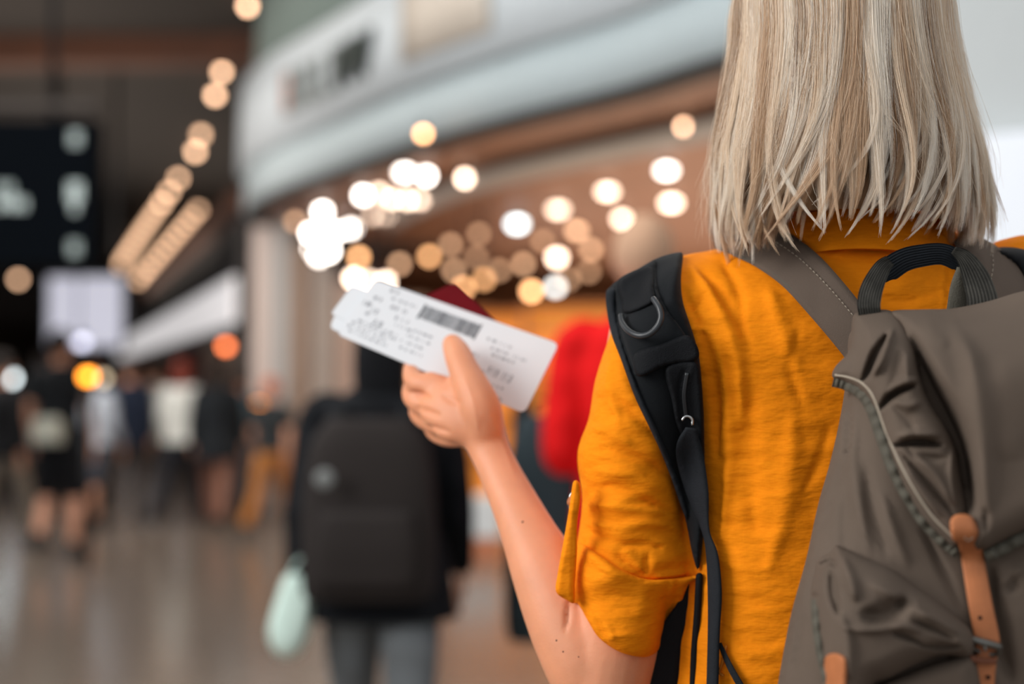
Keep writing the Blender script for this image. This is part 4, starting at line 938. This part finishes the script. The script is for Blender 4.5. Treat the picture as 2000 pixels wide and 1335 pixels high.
# soft under layer so the mass is closed
rg = []
for z in np.linspace(1.815, px2z(400), 26):
    rx, ry, cx = hair_shape(np.array(z)); row = []
    for k in range(49):
        th = -2.1 + 4.2 * k / 48; q = .84 + .012 * math.sin(th * 23 + z * 9) + .008 * math.sin(th * 51 + z * 5); row.append((float(cx) + float(rx) * q * math.sin(th), HC[1] - float(ry) * q * math.cos(th), z))
    rg.append(row)
V = [p for r in rg for p in r]; nn = 49; V2 = [(NX + (x - NX) * .93, HC[1] + (y - HC[1]) * .93, z) for x, y, z in V]; n0 = len(V); Fc = []
for i in range(25):
    for k in range(48):
        a = i * nn + k; Fc.append((a, a + 1, a + nn + 1, a + nn)); Fc.append((n0 + a, n0 + a + nn, n0 + a + nn + 1, n0 + a + 1))
for k in range(48):
    Fc.append((k + 1, k, n0 + k, n0 + k + 1)); a = 25 * nn + k; Fc.append((a, a + 1, n0 + a + 1, n0 + a))
for i in range(25):
    a = i * nn; Fc.append((a, a + nn, n0 + a + nn, n0 + a)); a = i * nn + 48; Fc.append((a + nn, a, n0 + a, n0 + a + nn))
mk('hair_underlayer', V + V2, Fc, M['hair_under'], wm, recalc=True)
# ================================================================== BOARDING PASSES AND PASSPORT
def plane_from(px, py, pl):  # intersect camera ray with a plane (point, normal)
    o = Vector((0, 0, CZ)); d = Vector(P(px, py, 1.0)) - o; return o + d * ((pl[0] - o).dot(pl[1]) / d.dot(pl[1]))
TLp, TRp, BRp, BLp = [Vector(P(*q)) for q in ((733, 545, 1.482), (1092, 671, 1.428), (1024, 807, 1.392), (657, 652, 1.446))]
nrm = ((TRp - BLp).cross(BRp - TLp)).normalized(); nrm = nrm if nrm.y < 0 else -nrm; c0 = (TLp + TRp + BRp + BLp) / 4
def card(name, corners_px, off, m, parent, thick, rad=7, bend=0.0, uvgrid=24):
    """card with rounded corners lying in the ticket plane pushed back by off"""
    pl = (c0 - nrm * off, nrm); cs = [np.array(c, float) for c in corners_px]; ol = []
    for i in range(4):
        a, b, c = cs[i - 1], cs[i], cs[(i + 1) % 4]; u = (a - b) / np.linalg.norm(a - b); v = (c - b) / np.linalg.norm(c - b)
        for t in np.linspace(0, 1, 6): ol.append(b + u * rad * (1 - t) ** 2 + v * rad * t ** 2)
    W = [plane_from(p[0], p[1], pl) for p in ol]
    W = [p + nrm * bend * ((p - c0).length / .1) ** 2 for p in W]
    n = len(W); V = [tuple(p + nrm * thick / 2) for p in W] + [tuple(p - nrm * thick / 2) for p in W]
    Fc = [tuple(range(n)), tuple(range(2 * n - 1, n - 1, -1))] + [(i, (i + 1) % n, (i + 1) % n + n, i + n) for i in range(n)]
    return mk(name, V, Fc, m, parent, smooth=False, recalc=True)
q4 = [(733, 545), (1092, 671), (1024, 807), (657, 652)]
bp1 = empty('boarding_pass', tuple(c0)); tag(bp1, 'white printed boarding pass with a barcode, in front under the thumb', 'ticket')
card('card', q4, 0, M['paper'], bp1, .0006, rad=14)
def uv(u, v):  # bilinear in the card corners
    a = np.array(q4[0]) * (1 - u) + np.array(q4[1]) * u; b = np.array(q4[3]) * (1 - u) + np.array(q4[2]) * u; return a * (1 - v) + b * v
pl1 = (c0 + nrm * .0004, nrm)
def printed(rects, m, name):
    prs = []
    for (u0, v0, u1, v1) in rects:
        W = [plane_from(*uv(a, b), pl1) for a, b in ((u0, v0), (u1, v0), (u1, v1), (u0, v1))]
        V = [tuple(p + nrm * .00006) for p in W] + [tuple(p - nrm * .00006) for p in W]; prs.append((V, [(0, 1, 2, 3), (7, 6, 5, 4), (0, 4, 5, 1), (1, 5, 6, 2), (2, 6, 7, 3), (3, 7, 4, 0)]))
    V, Fc = join(*prs); o = mk(name, V, Fc, m, bp1, smooth=False, recalc=True); o['kind'] = 'stuff'; return o
rr = random.Random(3); bars = []; u = .295
while u < .60:
    wd = rr.choice((.0016, .0022, .003, .0046)); bars.append((u, .115, u + wd, .32)); u += wd + rr.choice((.0012, .002, .003))
bars += [(.292, .10, .300, .34), (.596, .10, .604, .34)]
bc = printed(bars, M['ink_dark'], 'barcode'); bc['label'] = 'dark barcode along the upper edge'
words = []
def line(u0, u1, v, h, gap=.3):
    u = u0
    while u < u1:
        L = rr.uniform(.008, .026)
        for k in range(max(1, int(L / .006))):
            if rr.random() > .15: words.append((u + k * .006, v + rr.uniform(-.004, .004), u + k * .006 + rr.uniform(.0036, .0052), v + h * 1.15))
        u += L + rr.uniform(.005, .014)
for v, a, b, h in ((.05, .10, .155, .05), (.24, .05, .10, .05), (.17, .13, .26, .03), (.28, .15, .26, .05), (.36, .02, .06, .06), (.42, .08, .15, .07), (.41, .20, .27, .05), (.50, .04, .09, .05), (.57, .12, .17, .07), (.52, .22, .30, .03), (.66, .05, .27, .03), (.72, .03, .26, .03), (.79, .02, .24, .03), (.86, .04, .22, .025),
                   (.50, .31, .40, .03), (.60, .30, .41, .025), (.70, .28, .40, .03), (.80, .30, .42, .03), (.24, .66, .80, .03), (.34, .70, .90, .03), (.42, .72, .86, .03), (.50, .60, .66, .04), (.60, .74, .80, .06), (.60, .82, .86, .06), (.68, .66, .88, .025)): line(a, b, v, h)
printed(words, M['ink'], 'printed_text')
w2 = words[:]; words.clear(); line(.66, .86, .80, .02); line(.80, .88, .93, .045); line(.80, .88, .94, .03)
printed(words, M['ink_dark'], 'printed_text')
bp2 = empty('boarding_pass', tuple(c0 - nrm * .002)); tag(bp2, 'second white ticket sticking out at the left behind the front boarding pass', 'ticket')
card('card', [(688, 556), (1060, 690), (1000, 790), (647, 612)], .0022, M['paper'], bp2, .0006, rad=5)
bp3 = empty('boarding_pass', tuple(c0 - nrm * .003)); tag(bp3, 'third white ticket showing as a thin edge at the lower left', 'ticket')
card('card', [(660, 600), (1040, 700), (985, 792), (644, 640)], .0034, M['paper'], bp3, .0006, rad=10)
ps = empty('passport', tuple(c0 - nrm * .008)); tag(ps, 'burgundy passport held behind the white boarding passes', 'passport')
pq = [(888, 552), (1052, 705), (905, 772), (740, 618)]
card('pages', [(886, 556), (1048, 704), (905, 768), (744, 618)], .0075, M['page'], ps, .0030, rad=8)
card('front_cover', pq, .0052, M['burgundy'], ps, .0010, rad=12); card('back_cover', pq, .0098, M['burgundy'], ps, .0010, rad=12)
# ================================================================== BLACK PADDED HARNESS STRAP
hs = empty('padded_shoulder_strap', P(1290, 700, 1.2)); tag(hs, 'black padded harness strap with a D ring over the left shoulder', 'strap')
pad = [(1183, 575), (1192, 560), (1205, 548), (1240, 528), (1285, 503), (1328, 492), (1334, 500), (1330, 545), (1334, 590), (1350, 640), (1366, 700), (1374, 800), (1376, 880), (1378, 980), (1372, 1060), (1364, 1112), (1352, 1080), (1335, 1000), (1300, 905), (1270, 835), (1242, 775), (1215, 700), (1192, 640)]
dY = lambda o: (lambda x, y: drape(x, y) - o)
relief('pad', pad, M['black'], hs, dY(.004), .014, .006, 16, step=7, folds=[([(1330, 500), (1310, 600), (1345, 700)], 10, .003)])
r2 = relief('edge_piping', [(1183, 578), (1196, 562), (1206, 570), (1204, 600), (1212, 650), (1232, 715), (1262, 790), (1300, 870), (1330, 940), (1345, 1010), (1334, 1000), (1302, 908), (1270, 838), (1240, 775), (1213, 702), (1192, 645)], M['black3'], hs, dY(.014), .007, .004, 8, step=5); r2['label'] = 'charcoal rolled edge'
r3 = relief('upper_panel', [(1206, 548), (1262, 518), (1280, 508), (1284, 560), (1300, 600), (1330, 640), (1358, 698), (1300, 712), (1245, 732), (1236, 715), (1215, 655), (1205, 600)], M['black'], hs, dY(.019), .006, .004, 7, step=5, folds=[([(1245, 690), (1310, 668), (1340, 655)], 3, -.0012, 1)])
r4 = relief('panel_flap', [(1240, 690), (1290, 672), (1345, 655), (1364, 700), (1300, 714), (1247, 735)], M['black2'], hs, dY(.026), .003, .003, 5, step=5)
r5 = relief('webbing_loop', [(1212, 548), (1270, 520), (1276, 560), (1275, 590), (1222, 612), (1214, 590)], M['black2'], hs, dY(.027), .004, .004, 6, step=5)
ring = [(1213, 617), (1216, 630), (1228, 646), (1248, 655), (1268, 652), (1284, 638), (1291, 620), (1288, 602), (1277, 584)]
rp = [P(x, y, float(drape(x, y)[0]) - .036) for x, y in ring]
dr = mk('d_ring', *tube(rp, [.0027] * len(rp), n=12), M['plastic'], hs); dr['label'] = 'dull black metal D ring'
0 and mk('ring_bar', *tube([P(1213, 612, float(drape(1225, 615)[0]) - .036), P(1245, 600, float(drape(1245, 602)[0]) - .036), P(1277, 586, float(drape(1275, 590)[0]) - .036)], [.0021] * 3, n=10), M['plastic'], hs)
relief('pocket_panel', [(1300, 716), (1358, 704), (1370, 745), (1374, 820), (1372, 900), (1345, 880), (1322, 830), (1312, 780)], M['black2'], hs, dY(.022), .006, .003, 8, step=5, folds=[([(1335, 725), (1326, 760), (1330, 820)], 3, -.002, 1), ([(1352, 715), (1342, 760), (1348, 815)], 3, .0015, 1)])
mk('zipper', *ribbon_px([(1342, 728), (1336, 770), (1340, 815)], 7, lambda x, y: drape(x, y) - .030, .001), M['plastic'], hs)
zp = [P(x, y, float(drape(1345, 825)[0]) - .034) for x, y in ((1333, 819), (1338, 813), (1346, 813), (1352, 819), (1352, 828))]
mk('zip_pull', *tube(zp, [.0012] * 5, n=8), M['silver'], hs)
rb = mk('webbing', *ribbon_px([(1350, 835, 22), (1346, 880, 52), (1362, 960, 44), (1378, 1035, 16), (1391, 1085, 24), (1396, 1160, 28), (1394, 1240, 24), (1390, 1400, 24)], 24, lambda x, y: drape(x, y) - np.interp(y, [820, 900, 1050, 1400], [.036, .028, .014, .010]), .0016, crown=.002), M['black3'], hs); rb['label'] = 'hanging charcoal webbing'
mk('webbing', *ribbon_px([(1348, 1120, 12), (1338, 1180, 30), (1306, 1260, 62), (1278, 1400, 90)], 74, lambda x, y: 1.245 + 0 * x, .002), M['black2'], hs)
mk('webbing', *ribbon_px([(1405, 1255, 8), (1425, 1300, 12), (1450, 1345, 14), (1480, 1400, 14)], 12, lambda x, y: drape(x, y) - .006, .0012), M['black3'], hs)
mk('cord', *tube([P(x, y, float(tight(1380, 1180)[0]) + .004) for x, y in ((1366, 1125), (1362, 1200), (1356, 1280), (1352, 1400))], [.0032] * 4, n=10), M['black2'], hs)
mk('thread_tuft', *tube([P(x, y, float(drape(x, y)[0]) - .004) for x, y in ((1418, 1262), (1412, 1290), (1405, 1312), (1412, 1318))], [.0012] * 4, n=6), M['thread_dark'], hs)
# right shoulder strap of the same harness
rs = empty('padded_shoulder_strap', P(2010, 520, 1.25)); tag(rs, 'black padded strap over the right shoulder at the right edge', 'strap')
relief('pad', [(1932, 488), (1965, 482), (2010, 490), (2060, 520), (2110, 580), (2140, 700), (2130, 860), (2080, 860), (2060, 700), (2030, 590), (2000, 548), (1990, 528), (1960, 505)], M['black'], rs, dY(.006), .014, .006, 14, step=8)
# ================================================================== BROWN CANVAS BACKPACK
bk = empty('backpack', P(1900, 1500, 1.12)); tag(bk, 'large brown canvas backpack with tan leather straps on the woman’s back'.replace('’', "'"), 'backpack')
# shoulder straps laid over the shirt
ls = mk('shoulder_strap', *ribbon_px([(1395, 470, 30), (1440, 468, 66), (1500, 484, 88), (1560, 525, 92), (1620, 590, 92), (1672, 655, 88), (1700, 700, 80)], 90, lambda x, y: drape(x, y) - np.interp(x, [1395, 1480, 1600, 1700], [.006, .010, .016, .030]), .006, n=8, crown=.003, across=9), M['canvas_strap'], bk)
stitches('stitching', [(1500, 462), (1560, 503), (1620, 562), (1668, 618)], M['thread'], ls, lambda x, y: drape(x, y) - np.interp(x, [1395, 1480, 1600, 1700], [.0095, .0135, .0195, .033]))
mk('strap_binding', *ribbon_px([(1450, 500), (1490, 515), (1540, 555), (1590, 605), (1640, 660), (1662, 680)], 7, lambda x, y: drape(x, y) - np.interp(x, [1395, 1480, 1600, 1700], [.007, .011, .017, .031]), .004), M['trim'], ls)
r_s = mk('shoulder_strap', *ribbon_px([(1872, 462, 30), (1905, 490, 62), (1935, 530, 96), (1958, 580, 110), (1965, 640, 110)], 90, lambda x, y: drape(x, y) - .016, .006, n=8, crown=.003, across=9), M['canvas_strap'], bk)
stitches('stitching', [(1938, 488), (1940, 520), (1934, 552)], M['thread'], r_s, lambda x, y: drape(x, y) - .0205)
# main body
def bodyY(x, y): return 1.115 - .05 * np.clip((y - 600) / 600, 0, 1) + 0 * x
main = [(1668, 640), (1760, 612), (1900, 604), (2100, 600), (2240, 620), (2300, 760), (2330, 1000), (2345, 1300), (2330, 1560), (2250, 1620), (1920, 1640), (1560, 1620), (1500, 1540), (1505, 1430), (1522, 1320), (1545, 1200), (1575, 1090), (1598, 985), (1622, 900), (1640, 820), (1650, 760), (1655, 700)]
pb = relief('body', main, M['canvas'], bk, bodyY, .075, .05, 170, step=9, power=2.0, thick=.01, folds=[
 ([(1655, 780), (1658, 850), (1652, 905)], 6, -.010), ([(1672, 800), (1665, 900), (1680, 1000), (1700, 1085)], 11, .006), ([(1645, 910), (1625, 980), (1600, 1050)], 4, -.003, 1), ([(1690, 900), (1705, 1000), (1735, 1090)], 10, -.005), ([(1720, 960), (1745, 1040), (1775, 1110)], 10, .005),
 ([(1800, 1030), (1840, 1110), (1880, 1190)], 7, -.006), ([(1650, 960), (1650, 1060), (1645, 1100)], 10, -.004), ([(1580, 1110), (1560, 1200), (1545, 1300)], 10, .004), ([(1565, 1170), (1560, 1240), (1548, 1330)], 8, -.004),
 ([(1935, 1100), (1940, 1200), (1975, 1335)], 22, -.012), ([(1985, 1120), (1970, 1160)], 14, -.006), ([(2000, 1100), (1975, 1130), (1950, 1140)], 8, .004)])
def mapper(objs, x0, x1, y0, y1, n=3, st=8):
    Vs = []; 
    for o in objs: Vs.append(([tuple(v.co + ORG[o]) for v in o.data.vertices], [tuple(p.vertices) for p in o.data.polygons]))
    A_, Q_ = join(*Vs); bv = BVHTree.FromPolygons(A_.tolist(), Q_); gx_ = np.arange(x0, x1, st); gy_ = np.arange(y0, y1, st); D_ = np.full((len(gy_), len(gx_)), np.nan)
    for i, y in enumerate(gy_):
        for j, x in enumerate(gx_):
            h = hitY(bv, x, y)
            if h: D_[i, j] = h.y
    D_ = blur(fill(D_), n)
    def f(x, y):
        x = np.atleast_1d(np.asarray(x, float)); y = np.atleast_1d(np.asarray(y, float)); u = np.clip((x - x0) / st, 0, len(gx_) - 1.001); v = np.clip((y - y0) / st, 0, len(gy_) - 1.001); i = v.astype(int); j = u.astype(int); a = u - j; b = v - i
        return (D_[i, j] * (1 - a) + D_[i, j + 1] * a) * (1 - b) + (D_[i + 1, j] * (1 - a) + D_[i + 1, j + 1] * a) * b
    return f
bmap = mapper([pb], 1500, 2340, 590, 1480, 22)
# lid: side wing with pleats
wing = [(1670, 612), (1700, 606), (1738, 606), (1765, 628), (1785, 680), (1795, 730), (1812, 780), (1845, 830), (1868, 880), (1880, 940), (1893, 1000), (1888, 1050), (1866, 1072), (1830, 1045), (1795, 1005), (1766, 955), (1745, 905), (1728, 855), (1715, 815), (1697, 782), (1675, 760), (1650, 748), (1626, 736), (1632, 715), (1655, 690), (1662, 660), (1664, 630)]
wingY = lambda x, y: bmap(x, y) - .006 - .012 * np.clip((1000 - y) / 300, 0, 1)
wg = relief('lid_side', wing, M['canvas'], bk, wingY, .020, .01, 34, step=4.5, thick=.006, folds=[
 ([(1735, 650), (1712, 690), (1692, 732), (1682, 745)], 9, -.022), ([(1745, 640), (1728, 680), (1706, 735)], 9, .011), ([(1690, 640), (1678, 690), (1660, 730)], 12, -.004), ([(1758, 680), (1750, 740), (1735, 780)], 13, -.004), ([(1770, 690), (1772, 740)], 9, .005),
 ([(1788, 752), (1758, 762), (1735, 778), (1718, 800)], 8, -.021), ([(1795, 742), (1765, 746), (1732, 768)], 8, .011), ([(1800, 785), (1770, 790), (1745, 782)], 12, .006), ([(1742, 790), (1770, 815), (1790, 850)], 9, -.003),
 ([(1842, 870), (1795, 864), (1745, 870)], 7.5, -.022), ([(1838, 850), (1790, 846), (1752, 852)], 8, .010), ([(1755, 880), (1800, 930), (1845, 985), (1870, 1020)], 6, -.008), ([(1765, 872), (1800, 892), (1850, 895)], 8, -.005), ([(1860, 870), (1858, 940), (1868, 990)], 7, .006), ([(1780, 880), (1830, 930), (1860, 985)], 9, .006), ([(1768, 915), (1800, 960), (1840, 1010)], 7, .004)])
wg['label'] = 'pleated side of the lid'
# lid: main panel
lid = [(1738, 609), (1800, 604), (1860, 602), (1930, 588), (2000, 568), (2080, 560), (2200, 575), (2290, 640), (2320, 800), (2330, 960), (2320, 1050), (2200, 1020), (2100, 1010), (2040, 1022), (2000, 1038), (1950, 1062), (1928, 1074), (1900, 1072), (1885, 1040), (1884, 985), (1868, 930), (1862, 880), (1835, 830), (1800, 775), (1780, 700), (1760, 640)]
lidY = lambda x, y: bmap(x, y) - .010 - .010 * np.clip((1000 - y) / 300, 0, 1)
lid_o = relief('lid', lid, M['canvas'], bk, lidY, .028, .01, 60, step=7, thick=.006, folds=[
 ([(1775, 650), (1800, 720), (1832, 790), (1862, 860), (1882, 930), (1892, 1000)], 24, -.045), ([(1850, 625), (1895, 700), (1915, 820), (1925, 940), (1930, 1010)], 26, .009), ([(1805, 625), (1850, 680)], 20, .003),
 ([(1925, 990), (1925, 1040)], 6, -.006), ([(1840, 612), (1880, 680), (1890, 760)], 9, -.0015), ([(1960, 700), (1975, 900)], 60, .004)])
lid_o['label'] = 'smooth main panel of the lid'
# trim bands with puckers
puck = lambda i, s: .0016 * np.sin(i * 1.35) * (abs(s) < .4) + .0008 * np.sin(i * .7 + 1)
tw = lambda x, y: wingY(x, y) - .004
tr = mk('trim_band', *ribbon_px([(1627, 744, 22), (1650, 750, 22), (1680, 765, 25), (1702, 795, 26), (1722, 850, 27), (1746, 915, 27), (1775, 970, 27), (1810, 1022, 27), (1850, 1060, 27), (1872, 1080, 24)], 26, tw, .004, n=10, crown=.004, wobble=puck), M['trim'], bk); tr['label'] = 'puckered grey green trim along the lid edge'
wmap = mapper([wg, pb], 1600, 1900, 700, 1100, 1, 5)
mk('piping', *tube([P(x, y, float(wmap(x, y)) - .0012) for x, y in ((1632, 732), (1655, 736), (1684, 748), (1706, 775), (1728, 835), (1756, 900), (1786, 955), (1822, 1008), (1862, 1048))], [.0009] * 9, n=8, sub=8), M['thread'], tr)
tr2 = mk('trim_band', *ribbon_px([(1925, 1086), (1955, 1072), (2000, 1048), (2050, 1030), (2120, 1020), (2220, 1030)], 26, lambda x, y: lidY(x, y) - .004, .004, n=8, crown=.003, wobble=puck), M['trim'], bk)
# side pocket
pk = [(1590, 1118), (1598, 1090), (1622, 1078), (1632, 1064), (1650, 1070), (1700, 1092), (1745, 1112), (1785, 1142), (1830, 1172), (1872, 1206), (1898, 1232), (1905, 1262), (1890, 1285), (1840, 1282), (1790, 1300), (1740, 1325), (1700, 1345), (1690, 1420), (1620, 1430), (1608, 1330), (1600, 1260), (1592, 1200), (1584, 1155)]
pocketY = lambda x, y: bmap(x, y) - .002
pk_o = relief('side_pocket', pk, M['canvas'], bk, pocketY, .040, .02, 52, step=4.5, thick=.02, folds=[
 ([(1600, 1102), (1622, 1096), (1634, 1108)], 6, -.014), ([(1622, 1110), (1628, 1160), (1640, 1205)], 9, -.010), ([(1645, 1085), (1660, 1130), (1672, 1175)], 13, .008), ([(1585, 1160), (1596, 1168)], 6, -.012), ([(1650, 1225), (1700, 1230), (1760, 1222), (1800, 1235)], 8, .008),
 ([(1680, 1200), (1730, 1200), (1770, 1165)], 22, -.012), ([(1745, 1175), (1790, 1180)], 14, -.006), ([(1740, 1235), (1780, 1248), (1808, 1262)], 5, -.009), ([(1780, 1210), (1830, 1232), (1868, 1250)], 5, -.009), ([(1790, 1195), (1840, 1215), (1880, 1240)], 7, .006), ([(1800, 1262), (1840, 1262), (1880, 1262)], 5, -.011),
 ([(1640, 1195), (1655, 1250), (1660, 1330)], 14, .006), ([(1700, 1140), (1760, 1170), (1830, 1215)], 12, .004)])
pk_o['label'] = 'bulging crumpled side pocket'
mk('trim_band', *ribbon_px([(1592, 1170), (1594, 1220), (1603, 1280), (1615, 1330), (1622, 1400)], 17, lambda x, y: pocketY(x, y) - .018, .003, n=8, crown=.003, wobble=puck), M['trim'], bk)
relief('lower_pocket', [(1700, 1352), (1760, 1318), (1840, 1288), (1896, 1282), (1915, 1330), (1918, 1420), (1800, 1440), (1700, 1430)], M['canvas'], bk, lambda x, y: bmap(x, y) - .004, .02, .01, 40, step=8, thick=.02)
# leather straps
lmap = mapper([pb, lid_o, wg], 1800, 2010, 960, 1420, 6)
def lidfront(x, y): return lmap(1900 + 0 * np.asarray(x, float) , y) - .007
lt = empty('leather_strap', P(1900, 1100, .98), bk)
mk('strap', *ribbon_px([(1884, 1024, 44), (1894, 1060, 44), (1903, 1110, 45), (1915, 1180, 47), (1927, 1240, 48), (1930, 1262, 48)], 46, lidfront, .003, n=8, crown=.0015, across=9), M['leather'], lt)
V, Fc = relief_geo([(1856, 1030), (1857, 1014), (1866, 1005), (1882, 1003), (1897, 1008), (1904, 1020), (1907, 1040), (1900, 1058), (1880, 1062), (1862, 1055)], lambda x, y: lidfront(x, y) - .0015, .002, .002, 6, step=4, thick=.004)
tp = mk('strap_end', V, Fc, M['leather'], lt, recalc=True); tp['label'] = 'worn rounded leather end'
mk('strap', *ribbon_px([(1932, 1258, 40), (1924, 1300, 42), (1920, 1345, 44), (1918, 1400, 44)], 42, lambda x, y: lidfront(x, y) + .003, .003, n=8, crown=.0015, across=7), M['leather'], lt)
stitches('stitching', [(1900, 1050), (1890, 1056), (1884, 1048)], M['thread'], lt, lambda x, y: lidfront(x, y) - .005, step=5, ln=4)
for px, py in ((1914, 1206), (1930, 1322)): mk('strap_hole', *sphere(P(px, py, float(lidfront(px, py)) - .001), (.0016, .0012, .0016), 12, 8), M['black2'], lt)
by = float(lidfront(1924, 1255)) - .004
mk('buckle', *tube([P(1898, 1247, by), P(1925, 1255, by - .003), P(1950, 1262, by)], [.0026, .0028, .0026], n=12), M['steel'], lt)
mk('buckle', *tube([P(1898, 1247, by), P(1896, 1262, by + .004), P(1920, 1275, by + .008), P(1948, 1276, by + .004), P(1950, 1262, by)], [.0018] * 5, n=10), M['steel'], lt)
mk('buckle_pin', *tube([P(1922, 1252, by - .003), P(1924, 1268, by - .004)], [.0016, .0012], n=8, smooth=False), M['steel'], lt)
mk('strap_keeper', *ribbon_px([(1895, 1284), (1920, 1290), (1946, 1290)], 12, lambda x, y: lidfront(x, y) - .003, .006), M['leather_dark'], lt)
l2 = empty('leather_strap', P(1632, 1330, .99), bk); l2['label'] = 'short tan leather strap on the side pocket'
pmap = mapper([pk_o, pb], 1560, 1720, 1240, 1450, 4)
V, Fc = relief_geo([(1610, 1292), (1614, 1280), (1628, 1275), (1643, 1279), (1652, 1291), (1652, 1340), (1640, 1420), (1602, 1420), (1606, 1340)], lambda x, y: pmap(x, y) - .004, .0025, .002, 7, step=4, thick=.004)
mk('strap', V, Fc, M['leather'], l2, recalc=True)
# carry handle: ribbed webbing arch
hd = [(1700, 612, 44), (1697, 585, 46), (1705, 555, 46), (1725, 520, 42), (1755, 497, 40), (1800, 487, 38), (1850, 490, 38), (1885, 510, 44), (1905, 545, 56), (1918, 590, 64), (1922, 612, 64)]
hp = catmull(np.array(hd, float), 8)
def handleY(x, y): return 1.085 + .055 * np.clip((600 - y) / 110, 0, 1) ** 1.5
hd_o = empty('carry_handle', P(1810, 600, 1.08), bk)
seg = [q for q in hd]
mk('webbing', *ribbon_px([(1699, 614, 44), (1697, 590, 46), (1704, 560, 44), (1722, 524, 34), (1738, 508, 24)], 40, lambda x, y: 1.070 + .03 * np.clip((600 - y) / 90, 0, 1), .004, crown=.0012, across=41, wobble=lambda i, s: .0009 * math.cos(s * 56.5)), M['webbing'], hd_o)
mk('webbing', *ribbon_px([(1722, 546, 20), (1735, 528, 46), (1765, 508, 46), (1800, 499, 44), (1840, 496, 42), (1872, 510, 40), (1884, 528, 24)], 44, lambda x, y: 1.112 + 0 * x, .004, crown=.001, across=41, wobble=lambda i, s: .0007 * math.cos(s * 56.5)), M['black3'], hd_o)
mk('webbing', *ribbon_px([(1862, 488, 16), (1885, 505, 34), (1905, 540, 52), (1918, 580, 60), (1920, 612, 64)], 56, lambda x, y: 1.082 + .025 * np.clip((600 - y) / 110, 0, 1), .004, crown=.0012, across=41, wobble=lambda i, s: .0009 * math.cos(s * 56.5)), M['webbing'], hd_o)
mk('webbing', *ribbon_px([(1878, 522, 18), (1873, 560, 34), (1868, 610, 40)], 34, lambda x, y: 1.108 + 0 * x, .004, crown=.002, across=7), M['trim'], hd_o)
